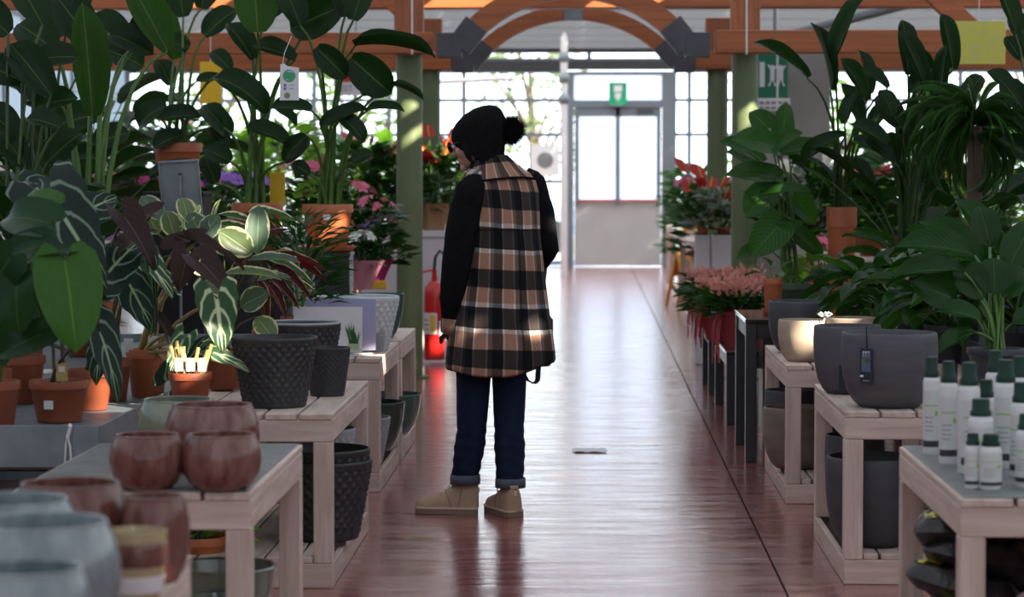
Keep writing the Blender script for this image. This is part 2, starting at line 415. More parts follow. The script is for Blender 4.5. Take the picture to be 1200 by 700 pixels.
# ---------------------------------------------------------------- setting: glazed end wall, door
YB = 22.8 * K
def bx(name, x0, x1, y0, y1, z0, z1, m, par, ch=.003):
    return MB().box(((x0 + x1) / 2, (y0 + y1) / 2, (z0 + z1) / 2), (x1 - x0, y1 - y0, z1 - z0), ch).build(name, m, par, False)
def glazing(name, xs, zs, y):
    w = struct(name)
    for x in xs: bx('mullion', x - .035, x + .035, y - .05, y + .05, zs[0], zs[-1], M['alu'], w)
    for z in zs: bx('transom', xs[0], xs[-1], y - .04, y + .04, z - .03, z + .03, M['alu'], w)
    for i in range(len(xs) - 1):
        for k in range(len(zs) - 1):
            bx('pane', xs[i] + .03, xs[i + 1] - .03, y - .006, y + .006, zs[k] + .025, zs[k + 1] - .025, M['glass'], w, 0)
    return w
ZS = [.06, 1.36, 2.11, 2.66, 3.12]
glazing('window_1', [-7.4, -5.9, -4.4, -3.2, -2.0, -.42], ZS, YB)
glazing('window_2', [1.36, 1.60, 2.9, 4.4, 5.9, 7.4], ZS, YB)
glazing('window_3', [-7.4, -5.4, -3.6, -1.8, 0, 1.8, 3.6, 5.4, 7.4], [3.30, 3.44], YB)
tag(bx('trim_1', -7.4, 7.4, YB - .09, YB + .09, 3.14, 3.28, P('dark_steel_beam', (.03, .033, .037), .5), None), kind='structure')
tag(bx('trim_2', -7.4, 7.4, YB - .09, YB + .09, 3.46, 3.62, M['alu'], None), kind='structure')
dr = struct('door_1', (.46, YB, 0))
def dbx(n, x0, x1, y0, y1, z0, z1, m, ch=.004): return bx(n, x0, x1, y0, y1, z0, z1, m, dr, ch)
dbx('jamb', -.88, -.70, -.06, .06, 0, 3.12, M['alu']); dbx('jamb', .70, .90, -.06, .06, 0, 3.12, M['alu'])
dbx('header', -.70, .70, -.06, .06, 2.54, 2.66, M['alu']); dbx('header', -.70, .70, -.05, .05, 3.06, 3.12, M['alu'])
dbx('transom_pane', -.70, .70, -.006, .006, 2.66, 3.06, M['frost'], 0)
M['door'] = P('light_grey_door_panel', (.36, .37, .37), .45, (.32, .33, .33), 2)
dbx('door_panel', -.69, .69, -.03, .03, .01, 1.04, M['door'])
for x0, x1 in ((-.69, -.62), (.62, .69), (-.035, .035)): dbx('stile', x0, x1, -.03, .03, 1.04, 2.54, M['alu'])
dbx('rail', -.62, .62, -.03, .03, 2.40, 2.54, M['alu'])
dbx('pane', -.62, -.035, -.008, .008, 1.04, 2.40, M['frost'], 0); dbx('pane', .035, .62, -.008, .008, 1.04, 2.40, M['frost'], 0)
MB().tube([(-.66, -.10, 1.06), (.66, -.10, 1.06)], .022, 8).build('push_bar', P('red_push_bar', (.45, .10, .07), .4), dr)
for x in (-.66, 0, .66): dbx('bar_bracket', x - .03, x + .03, -.13, -.03, 1.0, 1.12, M['alu'])
dbx('door_closer', .30, .56, -.08, -.03, 2.46, 2.52, M['steel'])
t = thing('round_notice', 'round grey sticker on a white notice on the glazing beside the door', 'sign', (-.70, YB - .015, 1.70))
MB().box((0, 0, 0), (.46, .006, .5), .001).build('sheet', M['paper'], t, False)
MB().lathe([(.13, 0), (.13, .006)], 24).build('disc', P('grey_print', (.16, .17, .18), .6), t).rotation_euler = (pi / 2, 0, 0)

# exit sign (white figure-like door and arrow marks on green)
t = thing('exit_sign', 'green and white emergency exit sign hanging over the far door', 'sign', (.46, YB - .12, 2.57))
MB().box((0, 0, .19), (.29, .02, .36), .004).build('plate', M['sign_green_bright'], t, False)
MB().box((.0, -.013, .27), (.13, .006, .10), .002).build('white_door', M['paper'], t, False)
mb = MB(); mb.add([(-.05, -.013, .20), (.05, -.013, .20), (.05, -.013, .14), (.0, -.013, .07), (-.05, -.013, .14)], [(0, 4, 3, 2, 1)])
mb.build('arrow', M['paper'], t, False)
MB().box((0, 0, .0), (.28, .05, .03), .004).build('bracket', M['alu'], t, False)

# side walls
M['wall'] = P('warm_grey_wall', (.30, .285, .265), .8, (.26, .25, .235), 1.5)
tag(bx('wall_left', -7.5, -7.4, -6 * K, 22.9 * K, 0, 1.9, M['wall'], None, 0), kind='structure')
tag(bx('wall_right', 7.4, 7.5, -6 * K, 22.9 * K, 0, 1.9, M['wall'], None, 0), kind='structure')
def side_glazing(name, x):
    w = struct(name); ys = [K * q for q in (-6, -3, 0, 3, 6, 9, 12, 15, 18, 20.4, 22.8)]
    for y in ys: bx('mullion', x - .05, x + .05, y - .04, y + .04, 1.9, 3.6, M['alu'], w)
    for z in (1.9, 2.7, 3.56): bx('transom', x - .04, x + .04, -6 * K, 22.8 * K, z - .03, z + .03, M['alu'], w)
    for i in range(len(ys) - 1):
        for a, b in ((1.93, 2.67), (2.73, 3.53)):
            bx('pane', x - .006, x + .006, ys[i] + .04, ys[i + 1] - .04, a, b, M['opal'], w, 0)
tag(bx('wall_back', -7.5, 7.5, -6.05 * K, -6.0 * K, 0, 1.6, M['wall'], None, 0), kind='structure')  # unseen rear wall, added to cut the light from behind
tag(bx('wall_back_upper', -7.5, 7.5, -6.05 * K, -6.0 * K, 2.7, 3.62, M['wall'], None, 0), kind='structure')
glazing('window_6', [-7.4, -5.9, -4.4, -2.9, -1.5, 0, 1.5, 2.9, 4.4, 5.9, 7.4], [1.6, 2.7], -6.03 * K)  # unseen rear windows, added to give the glazes highlights
side_glazing('window_4', -7.45); side_glazing('window_5', 7.45)

# ---------------------------------------------------------------- roof: translucent sheets (with unseen holes added so that sun falls on chosen spots), purlins, laminated beams
ZC = 3.62
M['sheet'] = translucent('grey_polycarbonate', (.40, .40, .39), .22, (.50, .52, .55))
M['sheet_far'] = translucent('weathered_polycarbonate', (.42, .42, .40), .60, (.80, .80, .78))
gaps = []
def gap_for(p, wx, wy):
    q = p + SUN_TO * ((ZC - p.z) / SUN_TO.z); gaps.append((q.x, q.y, wx / 2, wy / 2))
gap_for(W(490, 150, 9.9), .10, .40); gap_for(W(478, 118, 9.9), .18, .12)
gap_for(W(880, 135, 9.9), .16, .40); gap_for(W(388, 270, 7.2), .10, .30); gap_for(W(937, 400, 6.25), .13, .16)
gap_for(W(258, 385, 4.7), .20, .36); gap_for(W(168, 440, 4.85), .16, .22); gap_for(W(452, 418, 6.4), .20, .20)
gap_for(W(160, 690, 2.7), .10, .16); gap_for(W(510, 405, 10.7), .10, .16); gap_for(W(450, 325, 8.4), .2, .1)
gap_for(G(820, 487), .7, .05); gap_for(G(655, 357), 1.0, .07); gap_for(W(885, 2, 10.4), .5, .2); gap_for(W(1000, 4, 10.4), .4, .2); gap_for(W(728, 3, 10.45), .5, .5)
gap_for(W(222, 3, 10.45), .5, .5); gap_for(W(840, 330, 9), .14, .2); gap_for(W(905, 230, 7.9), .10, .3); gap_for(W(303, 265, 5.2), .14, .14); gap_for(W(622, 393, 5.88), .06, .10)
gap_for(W(475, 428, 9.9), .1, .1); gap_for(W(540, 395, 5.8), .06, .08); gap_for(W(240, 260, 5.4), .12, .14); gap_for(W(540, 2, 10.45), .5, .4)
mb = MB(); cs = .1
nx, ny = 150, 150
x0, y0 = -7.5, -11.0
ys_, k = [], 0
vs, fs = [], []
NXc, NYc = 150, 512
for j in range(NYc + 1):
    for i in range(NXc + 1):
        vs.append((x0 + i * cs, y0 + j * cs, ZC))
for j in range(NYc):
    cy = y0 + (j + .5) * cs
    for i in range(NXc):
        cx = x0 + (i + .5) * cs
        if 16.45 * K < cy < 22.45 * K: continue
        if any(abs(cx - g[0]) < g[2] + .02 and abs(cy - g[1]) < g[3] + .02 for g in gaps): continue
        a = j * (NXc + 1) + i; fs.append((a, a + 1, a + NXc + 2, a + NXc + 1))
mb.add(vs, fs)
ce = tag(mb.build('ceiling', M['sheet'], None, False), kind='structure')
# far bays: corrugated sheets laid between purlins, one mesh per sheet
def corrugated(w, d):
    m = MB(); n = 36; vs = []; fs = []
    for i in range(n + 1):
        z = .018 * cos(i * pi); y = -d / 2 + d * i / n
        vs += [(-w / 2, y, z), (w / 2, y, z)]
    for i in range(n): fs.append((2 * i, 2 * i + 1, 2 * i + 3, 2 * i + 2))
    return m.add(vs, fs).mesh('roof_sheet', M['sheet_far'], True, 0)
sh = corrugated(1.84, 1.0 * K)
for j in range(6):
    for i in range(8): ob('roof_sheet', sh, ce, (-6.45 + i * 1.85, (17.0 + j) * K, 3.60))
M['purlin'] = P('grey_purlin', (.15, .16, .17), .5, metal=.2)
for y in (12.5, 14.5, 16.5, 17.5, 18.5, 19.5, 20.5, 21.5, 22.5):
    bx('purlin', -7.4, 7.4, y * K - .045, y * K + .045, 3.46, 3.58, M['purlin'], ce)
# columns and laminated timber frame
for (px, Y, r, zt, nm) in ((480, 10.0, .092, 2.27, 0), (872, 10.0, .092, 2.28, 0), (504, 11.5, .085, 2.27, 0), (840, 11.5, .085, 2.27, 0)):
    x = W(px, 300, Y).x
    c = struct('column', (x, K * Y, 0))
    MB().lathe([(r, 0.0), (r, zt)], 32).build('shaft', M['column'], c)
    MB().lathe([(r + .05, 0.0), (r + .05, .012)], 24).build('base_plate', M['column'], c)
    bx('post_block', -.10, .10, -.07, .07, zt, zt + .42, M['beam_z'], c)
def zof(y, Y): return W(690, y, Y).z
def beam(name, x0, x1, Y, z0, z1, d=.12):
    return tag(bx(name, x0, x1, K * Y - d / 2, K * Y + d / 2, z0, z1, M['beam_x'], None, .006), kind='structure')
Yf, Yr = 9.88, 11.45
XL, XR = W(535, 50, Yf).x, W(806, 50, Yf).x
beam('beam', -7.4, W(508, 50, Yf).x, Yf, zof(63, Yf), zof(38, Yf)); beam('beam', W(838, 50, Yf).x, 7.4, Yf, zof(63, Yf), zof(36, Yf))
beam('beam', -7.4, W(530, 70, Yr).x, Yr, zof(82, Yr), zof(62, Yr)); beam('beam', W(812, 70, Yr).x, 7.4, Yr, zof(82, Yr), zof(60, Yr))
Yt = 10.6
beam('beam', -7.4, 7.4, Yt, zof(10, Yt), zof(-18, Yt), .2)
def arch(Y, xa, ya, xb, yb, apex, th):
    A, B = W(xa, ya, Y), W(xb, yb, Y); zc = zof(apex, Y)
    mid = (A.x + B.x) / 2; h = (B.x - A.x) / 2; s = zc - A.z; rad = (h * h + s * s) / (2 * s); cz = zc - rad
    a0 = math.asin(h / rad); n = 18; vs, fs = [], []
    for i in range(n + 1):
        a = -a0 + 2 * a0 * i / n
        for rr, dy in ((rad - th / 2, -.06), (rad + th / 2, -.06), (rad + th / 2, .06), (rad - th / 2, .06)):
            vs.append((mid + rr * sin(a), K * Y + dy, cz + rr * cos(a)))
    for i in range(n):
        for k in range(4):
            fs.append((4 * i + k, 4 * i + (k + 1) % 4, 4 * i + 4 + (k + 1) % 4, 4 * i + 4 + k))
    fs += [(3, 2, 1, 0), (4 * n, 4 * n + 1, 4 * n + 2, 4 * n + 3)]
    m2 = MB().add(vs, fs)
    o = tag(m2.build('arch_beam', M['beam_x'], None, True, .5), kind='structure')
    for sg, a in ((-1, -a0), (1, a0)):
        p = Vector((mid + rad * sin(a), K * Y, cz + rad * cos(a)))
        T = Matrix.Rotation(a, 4, 'Y')
        MB().box(p + T @ Vector((-sg * .06, 0, 0)), (.20, .15, th + .03), .004, M=T).build('steel_connector', M['steel'], o, False)
        MB().box(p + Vector((sg * .09, 0, -.02)), (.17, .158, .17), .004).build('steel_connector', M['steel'], o, False)
    return o
arch(Yf, 542, 50, 802, 50, -14, .145)
o = arch(Yr, 556, 70, 789, 70, 15, .115)
bx('joint_plate', W(661, 0, Yr).x, W(683, 0, Yr).x, K * Yr - .075, K * Yr + .075, zof(24, Yr), zof(-2, Yr), M['galv'], o)
# rafters and struts seen over the right beams
for px0, py0, px1, py1 in ((1080, -20, 1165, 60), (430, -30, 470, 10)):
    A, B = W(px0, py0, 10.15), W(px1, py1, 10.15)
    d = B - A; T = d.to_track_quat('X', 'Z').to_matrix().to_4x4()
    tag(MB().box((A + B) / 2, (d.length, .1, .14), .005, M=T).build('beam', M['beam_x'], None, False), kind='structure')
for px0, py0, px1, py1 in ((930, 40, 1075, 2), (960, 38, 990, 30)):
    A, B = W(px0, py0, 14), W(px1, py1, 14)
    tag(MB().tube([A, B], .045, 8).build('roof_strut', M['purlin'], None), kind='structure')
# slim white steel post in front of the end wall, with its knuckles
x = W(661, 100, 20.5).x
pst = struct('roof_post', (x, 20.5 * K, 0))
MB().tube([(0, 0, 0), (0, 0, 3.5)], .05, 10).build('shaft', M['white'], pst)
for z in (2.55, 2.85, 3.15): MB().ball((0, -.02, z), (.085, .07, .085)).build('joint_knuckle', M['galv'], pst)
A, B = W(515, 96, 19.5), W(600, 92, 19.5)
tag(MB().tube([A, B], .035, 10).build('service_pipe', M['white'], None), kind='structure')
# white cables that hang from the beam in front of two columns
for px in (483, 875):
    p = W(px, 64, 9.78); q = W(px, -30, 9.78)
    m2 = MB().tube([p, q], .006, 5)
    tag(m2.build('cable', M['paper'], None), 'thin white cable running up the timber at the %s column' % ('left green' if px < 600 else 'right green'), 'cable', None)

# ---------------------------------------------------------------- partition and signs on the right
tag(bx('wall_partition', W(889, 90, 11.3).x, W(972, 90, 11.3).x, 11.25 * K, 11.25 * K + .1, 0, 2.42, M['wall'], None), kind='structure')
p = W(908, 92, 11.15)
t = thing('assembly_sign', 'green rescue sign with white figures on it, white legend strip beneath', 'sign', (p.x, 11.15 * K, 0))
Z = lambda y: W(908, y, 11.15).z
bxl = lambda n, a, b, c, d, m, dy=0: MB().box(((W((a + b) / 2, 90, 11.15).x - p.x), dy, (Z(c) + Z(d)) / 2), ((b - a) / (F / 11.15), .012 if dy == 0 else .004, Z(c) - Z(d)), .001).build(n, m, t, False)
bxl('plate', 888, 923, 62, 115, M['sign_green']); bxl('legend_strip', 888, 926, 115, 130, M['paper'])
bxl('white_panel', 890, 896, 73, 102, M['paper'], -.009)
for cx in (905, 915):
    X = W(cx, 90, 11.15).x - p.x; m2 = MB()
    m2.ball((X, -.009, Z(79)), (.018, .004, .018), 8, 5)
    m2.box((X, -.009, Z(88)), (.035, .004, .09), .001)
    m2.tube([(X - .035, -.009, Z(76)), (X, -.009, Z(84)), (X + .035, -.009, Z(77))], .008, 5)
    m2.tube([(X - .025, -.009, Z(101)), (X, -.009, Z(91)), (X + .025, -.009, Z(101))], .009, 5)
    tag(m2.build('figure', M['paper'], t, False), kind='stuff')
M['legend'] = P('grey_print', (.25, .23, .25), .7)
for y in (119, 125):
    for k in range(5): bxl('legend_mark', 890 + k * 7, 895 + k * 7, y, y + 3, M['legend'], -.009)
MB().tube([(0, .03, Z(130)), (0, .03, 3.4)], .012, 6).build('hanger', M['galv'], t)
t = thing('hanging_rod', 'thin pale rod with a green glow hanging before the rescue sign', 'rod', (W(911, 90, 11.05).x, 11.05 * K, 0))
MB().tube([(0, 0, Z(128)), (0, 0, 3.5)], .008, 6).build('rod', M['paper'], t)

p = W(417, 85, 12.5)
t = thing('fire_sign', 'red and white fire point sign hanging behind a large leaf', 'sign', (p.x, 12.5 * K, 0))
Z2 = lambda y: W(417, y, 12.5).z
q = F / 12.5
MB().box((0, 0, (Z2(53) + Z2(112)) / 2), (50 / q, .012, Z2(53) - Z2(112)), .002).build('plate', M['paper'], t, False)
MB().box((2 / q, -.009, (Z2(59) + Z2(96)) / 2), (42 / q, .004, Z2(59) - Z2(96)), .001).build('red_field', M['red_paint'], t, False)
fc = bpy.data.curves.new('legend', 'FONT'); fc.body = 'EST'; fc.size = .075; fc.extrude = .001; fc.materials.append(M['legend'])
lo = ob('legend', fc, t); dg = bpy.context.evaluated_depsgraph_get(); lm = bpy.data.meshes.new_from_object(lo.evaluated_get(dg)); bpy.data.objects.remove(lo); ob('legend', lm, t, (-19 / q, -.011, Z2(107)), (pi / 2, 0, 0))['kind'] = 'stuff'
m2 = MB(); m2.add([(.02, -.012, Z2(94)), (.10, -.012, Z2(94)), (.03, -.012, Z2(76))], [(0, 1, 2)]); m2.build('white_mark', M['paper'], t, False)
MB().tube([(0, .02, Z2(53)), (0, .02, 3.5)], .006, 6).build('hanger', M['galv'], t)

p = W(1147, 50, 8.2)
t = thing('sticky_trap', 'pale yellow sticky insect trap hanging above the right plants', 'insect trap', p)
MB().box((0, 0, 0), (62 / (F / 8.2), .004, 50 / (F / 8.2)), .001).build('card', M['sticky'], t, False)
MB().tube([(0, 0, .12), (0, 0, 2.0)], .003, 5).build('string', M['paper'], t)
p = W(247, 97, 9.2)
t = thing('yellow_card', 'deep yellow card hanging behind the tall plants by the far orange beam', 'insect trap', p)
MB().box((0, 0, 0), (.14, .004, .27), .001, rz=.2).build('card', M['yellow'], t, False)
MB().tube([(0, 0, .13), (0, 0, 1.7)], .003, 5).build('string', M['paper'], t)
p = W(325, 222, 7.44)
t = thing('yellow_card', 'small yellow card standing among stems just behind the terracotta pots', 'insect trap', p)
MB().box((0, 0, 0), (.08, .004, .18), .001).build('card', M['yellow'], t, False)
MB().tube([(0, .004, -.35), (0, .004, .05)], .004, 5).build('stake', M['stem_y'], t)

# ---------------------------------------------------------------- whitewashed slatted tables
def slat_table(label, x0, x1, y0, y1, h, mat_top=False, nsl=5, shelf=.10):
    y0, y1 = y0 * K, y1 * K
    w, d = x1 - x0, y1 - y0
    t = thing('slatted_table', label, 'table', (x0, y0, 0), 'whitewashed slatted display tables')
    L = .065
    def b(n, a0, a1, b0, b1, c0, c1, m): return bx(n, a0, a1, b0, b1, c0, c1, M[m], t)
    tp = .022; ap = .075
    for x0_, x1_ in ((0, L), (w - L, w)):
        for y0_, y1_ in ((0, L), (d - L, d)): b('leg', x0_, x1_, y0_, y1_, .0855, h - tp - ap - .0005, 'wood_z')
    for z0, z1 in ((h - tp - ap, h - tp), (.0, .085)):
        b('rail', 0, w, 0, .022, z0, z1, 'wood_x'); b('rail', 0, w, d - .022, d, z0, z1, 'wood_x')
        b('rail', 0, .022, .0225, d - .0225, z0, z1, 'wood_y'); b('rail', w - .022, w, .0225, d - .0225, z0, z1, 'wood_y')
    sw = w / nsl; g = .010
    for i in range(nsl):
        b('slat', i * sw + g / 2 * (i > 0), (i + 1) * sw - g / 2 * (i < nsl - 1), -.002, d + .002, h - tp, h, 'wood_y')
        xa, xb = i * sw + g / 2, (i + 1) * sw - g / 2
        if i == 0: xa = .068
        if i == nsl - 1: xb = w - .068
        e = .066 if i in (0, nsl - 1) and nsl < 0 else 0
        b('shelf_slat', xa, xb, .001 + e, d - .001 - e, .0852, .085 + tp, 'wood_y')
    if mat_top: b('top_mat', .012, w - .012, .008, d - .008, h, h + .004, 'mat_grey')
    return t
H = .60
slat_table('nearest low whitewashed table on the left, holding pale grey glazed pots', -1.55, -.846, 2.2, 3.0, H, True)
slat_table('whitewashed table holding three mauve glazed bowls', -1.48, -.862, 3.6, 4.26, H, True)
slat_table('whitewashed table with black diamond-pattern pots on top and beneath', -1.46, -.874, 4.82, 5.62, H)
slat_table('whitewashed table with picture cards and a wide pale grey pot', -1.5, -.932, 6.32, 6.96, H)
slat_table('whitewashed table behind the wide pale pot, carrying a teal pot and a black plinth', -1.55, -.93, 7.04, 7.62, H)
slat_table('whitewashed table crowded with white bottles with green caps', .93, 1.62, 3.56, 4.26, H, True)
slat_table('whitewashed table carrying two grey round pots, one with a hang tag', .882, 1.5, 4.9, 5.56, H)
slat_table('whitewashed table with beige and charcoal pots, next to the black tables', .85, 1.42, 6.12, 6.86, H)

# galvanised bench on the left, dark bench on the right
def bench(label, x0, x1, y0, y1, h, mat, nlegs):
    y0, y1 = y0 * K, y1 * K
    t = thing('plant_bench', label, 'bench', (x0, y0, 0)); w, d = x1 - x0, y1 - y0
    bx('tray', 0, w, 0, d, h - .05, h - .04, mat, t)
    bx('rim', 0, w, -.004, .004, h - .13, h, mat, t); bx('rim', 0, w, d - .004, d + .004, h - .13, h, mat, t)
    bx('rim', -.004, .004, .005, d - .005, h - .13, h, mat, t); bx('rim', w - .004, w + .004, .005, d - .005, h - .13, h, mat, t)
    for i in range(nlegs):
        y = .25 + (d - .5) * i / (nlegs - 1)
        for x in (.12, w - .12): bx('leg', x - .03, x + .03, y - .03, y + .03, 0, h - .051, mat, t)
    for z in (.2,): bx('brace', .12, w - .12, d / 2 - .02, d / 2 + .02, z, z + .04, mat, t)
    return t
bench('grey galvanised plant bench behind the mauve bowls, full of potted foliage', -4.4, -1.50, 4.32, 6.9, .645, M['galv'], 3)
M['dark_bench'] = P('dark_bench_metal', (.025, .028, .032), .5)
bench('dark plant bench on the right under rows of slate nursery pots', 1.66, 4.2, 4.6, 8.3, .70, M['dark_bench'], 4)

# black side tables on the right
def black_table(label, x0, x1, y0, y1, h):
    y0, y1 = y0 * K, y1 * K
    t = thing('side_table', label, 'table', (x0, y0, 0), 'narrow black side tables'); w, d = x1 - x0, y1 - y0
    for x in (0, w - .055):
        for y in (0, d - .055): bx('leg', x, x + .055, y, y + .055, 0, h - .022, M['black'], t)
    bx('apron', .056, w - .056, .01, .03, h - .10, h - .022, M['black'], t); bx('apron', .056, w - .056, d - .03, d - .01, h - .10, h - .022, M['black'], t)
    bx('apron', .01, .03, .056, d - .056, h - .10, h - .022, M['black'], t); bx('apron', w - .03, w - .01, .056, d - .056, h - .10, h - .022, M['black'], t)
    bx('tabletop', -.003, w + .003, -.003, d + .003, h - .022, h, M['tabletop'], t)
    return t
M['tabletop'] = P('glossy_dark_top', (.035, .02, .012), .12, (.02, .014, .01), 3, coat=.5)
black_table('nearest black side table, beside the charcoal pot, with one terracotta pot', .775, 1.33, 7.02, 7.52, .71)
black_table('second black side table from the front, under pink flowering plants', .785, 1.33, 8.1, 8.85, .42)
black_table('farthest black side table, under the last pink plant in red wrap', .775, 1.33, 9.2, 9.72, .42)
# ---------------------------------------------------------------- pots
def on(cx, Y, z): p = W(cx, 300, Y); return Vector((p.x, K * Y, z))
def zt(y, Y): return W(690, y, Y).z
def pot_mesh(r, h, style, n=40):
    m = MB(); mod = None
    if style == 'bowl':      # rounded glazed bowl, slightly closed mouth, thin lip
        pr = [(.50, 0), (.62, .01), (.80, .12), (.95, .32), (1.0, .52), (.98, .72), (.90, .90), (.84, .975), (.825, 1.0), (.80, 1.0), (.79, .98), (.88, .76), (.92, .5), (.85, .25), (.6, .08), (0.01, .06)]
    elif style == 'taper':   # straight tapering planter with thick lip
        pr = [(.70, 0), (.725, .015)] + [(.725 + .275 * i / 64, .015 + .95 * i / 64) for i in range(1, 65)] + [(1.0, .985), (.985, 1.0), (.955, 1.0), (.945, .985), (.90, .75), (.80, .30), (.72, .06), (.01, .05)]
        k = 26
        def mod(a, z, i):
            if 2 <= i <= 64:
                t = (i - 2) / 62; f = sm(0, .08, t) * (1 - sm(.93, 1, t)); q = h / (2 * pi * r)
                v = t * 2 * k * q * .95
                return 1 + .042 * f * (abs(sin(pi * (k * a / (2 * pi) * 1.0 + v * .5))) * abs(sin(pi * (k * a / (2 * pi) - v * .5))) - .45)
            return 1
        n = 182
    elif style == 'round':   # fibre-clay egg shape
        pr = [(.52, 0), (.60, .005), (.74, .08), (.87, .22), (.95, .40), (.99, .60), (1.0, .80), (.985, .96), (.97, .99), (.955, 1.0), (.925, 1.0), (.915, .98), (.93, .8), (.92, .55), (.80, .20), (.6, .06), (.01, .05)]
    elif style == 'bell':    # glazed planter, curving in to a small foot
        pr = [(.5, 0), (.56, .01), (.68, .12), (.80, .28), (.90, .48), (.96, .70), (1.0, .95), (1.01, .985), (1.0, 1.0), (.955, 1.0), (.945, .97), (.90, .7), (.75, .3), (.55, .06), (.01, .05)]
    elif style == 'nursery': # thermoformed pot with a deep rim band
        pr = [(.72, 0), (.74, .01), (.93, .80), (.945, .81), (1.0, .815), (1.0, .84), (1.0, .985), (.99, 1.0), (.96, 1.0), (.95, .97), (.90, .80), (.72, .05), (.01, .04)]
    elif style == 'saucer':
        pr = [(.80, 0), (.84, .05), (1.0, .92), (1.0, 1.0), (.95, 1.0), (.80, .25), (.01, .22)]
    m.lathe([(a * r, b * h) for a, b in pr], n, mod=mod, cap=True)
    return m.mesh(style + '_pot', M['white'], True, .75)
def pot(name, label, p, r, h, style, mat, group=None, lip=None, cat='pot', rz=0):
    me = pot_mesh(r, h, style); me.materials[0] = mat; y_ = p.y - (K - 1) * r * .8 - (.14 if style == 'bowl' else .09); p = Vector((p.x * y_ / p.y, y_, p.z))
    o = tag(ob(name, me, None, p, (0, 0, rz)), label, cat, group)
    if lip:
        k = {'bowl': .812, 'bell': .985, 'taper': .975, 'round': .945}[style]
        lm = MB(); n = 40
        lm.tube([(k * r * cos(2 * pi * i / n), k * r * sin(2 * pi * i / n), h) for i in range(n + 1)], .0035 if style == 'bowl' else .006, 6, cap=False)
        lm.build('lip', lip, o)
    return o
HT = H + .0045
# nearest table
pot('glazed_bowl', 'pale grey glazed bowl, largest of the grey ones at the front of the nearest table', on(43, 2.52, HT), .140, .212, 'bowl', M['icy'], lip=M['icy'])
pot('glazed_bowl', 'pale grey glazed bowl whose rim shows just behind the largest grey bowl', on(5, 2.80, HT), .14, .186, 'bowl', M['icy'], lip=M['icy'])
o = pot('glazed_bowl', 'small pale grey bowl with a blue sticker, in front of the largest grey bowl', on(28, 2.30, HT), .105, .19, 'bowl', M['icy'], lip=M['icy'])
MB().box((.075, -.066, .12), (.004, .035, .05), .001, rz=-.7).build('blue_sticker', P('blue_sticker', (.03, .07, .16), .5), o, False)
MB().box((.076, -.067, .105), (.004, .03, .012), .001, rz=-.7).build('white_print', M['paper'], o, False)
pot('glazed_bowl', 'wide red-brown glazed bowl behind the grey bowls, next to the steel bench', on(80, 2.93, HT), .118, .188, 'bowl', M['brown'], lip=M['brown'])
pot('glazed_bowl', 'tall small red-brown glazed bowl at the corner of the nearest table', on(180, 2.88, HT), .068, .17, 'bowl', M['brown'], lip=M['brown'])
def banded(name, label, p):
    r, h = .060, .155
    o = pot(name, label, p, r, h, 'bell', M['cream'])
    m2 = MB(); m2.lathe([(r * .97, h * .60), (r * 1.012, h * .62), (r * 1.03, h * .86), (r * 1.0, h * .88)], 36, cap=False); m2.build('brown_band', M['brown'], o)
    m2 = MB(); m2.lathe([(r * .80, h * .28), (r * .86, h * .29), (r * .93, h * .47), (r * .90, h * .48)], 36, cap=False); m2.build('sunlit_band', M['paper'], o)  # white band paints in the sunlight on the pot's lower part
banded('banded_pot', 'small cream pot with a red-brown band below its rim, beside the large grey bowl', on(155, 2.64, HT))
# second table
pot('glazed_bowl', 'mauve glazed bowl in front, the one nearer the table corner', on(258, 3.74, HT), .104, .139, 'bowl', M['mauve'], lip=M['mauve'])
pot('glazed_bowl', 'mauve glazed bowl in front, the one nearer the steel bench', on(171, 3.74, HT), .098, .137, 'bowl', M['mauve'], lip=M['mauve'], rz=1)
pot('glazed_bowl', 'larger mauve glazed bowl behind the two front ones', on(248, 3.96, HT), .130, .182, 'bowl', M['mauve'], lip=M['mauve'], rz=2)
pot('glazed_bowl', 'olive glazed bowl behind the mauve bowls, under the white-veined plant', on(208, 4.16, HT), .120, .165, 'bowl', M['olive_glaze'], lip=M['olive_glaze'])
SH = .1075
pot('glazed_planter', 'olive and cream glazed planter on the lower shelf, rearmost of three', on(258, 4.06, SH), .150, .205, 'bell', M['olive_glaze'], lip=M['olive_glaze'])
pot('glazed_planter', 'olive and cream glazed planter on the lower shelf, middle of three', on(250, 3.80, SH), .112, .19, 'bell', M['olive_glaze'], lip=M['olive_glaze'])
pot('glazed_planter', 'dark red glazed planter on the lower shelf, frontmost of three', on(245, 3.655, SH), .028 + .075, .125, 'bell', M['brown'], lip=M['brown']) if False else None
# third table
pot('diamond_pot', 'large anthracite diamond-pattern pot at the front of the table', on(321, 5.08, H), .152, .247, 'taper', M['dark_diamond'])
pot('diamond_pot', 'smaller anthracite diamond-pattern pot beside the large one, nearer the aisle', on(383, 5.31, H), .086, .180, 'taper', M['dark_diamond'])
pot('diamond_pot', 'anthracite diamond-pattern pot behind the other two on that table, pale inside', on(353, 5.56, H), .152, .247, 'taper', M['dark_diamond'], lip=M['grey_diamond'])
pot('diamond_pot', 'big black diamond-pattern pot on the lower shelf, outermost of the nest', on(377, 5.20, SH), .180, .285, 'taper', M['dark_diamond'])
pot('diamond_pot', 'black diamond-pattern pot nested in the big one on the lower shelf', on(377, 5.205, SH + .035), .173, .29, 'taper', M['dark_diamond'])
pot('diamond_pot', 'pale grey pot with a light rim behind the black nest on the lower shelf', on(370, 5.47, SH), .15, .35, 'taper', M['grey_diamond'])
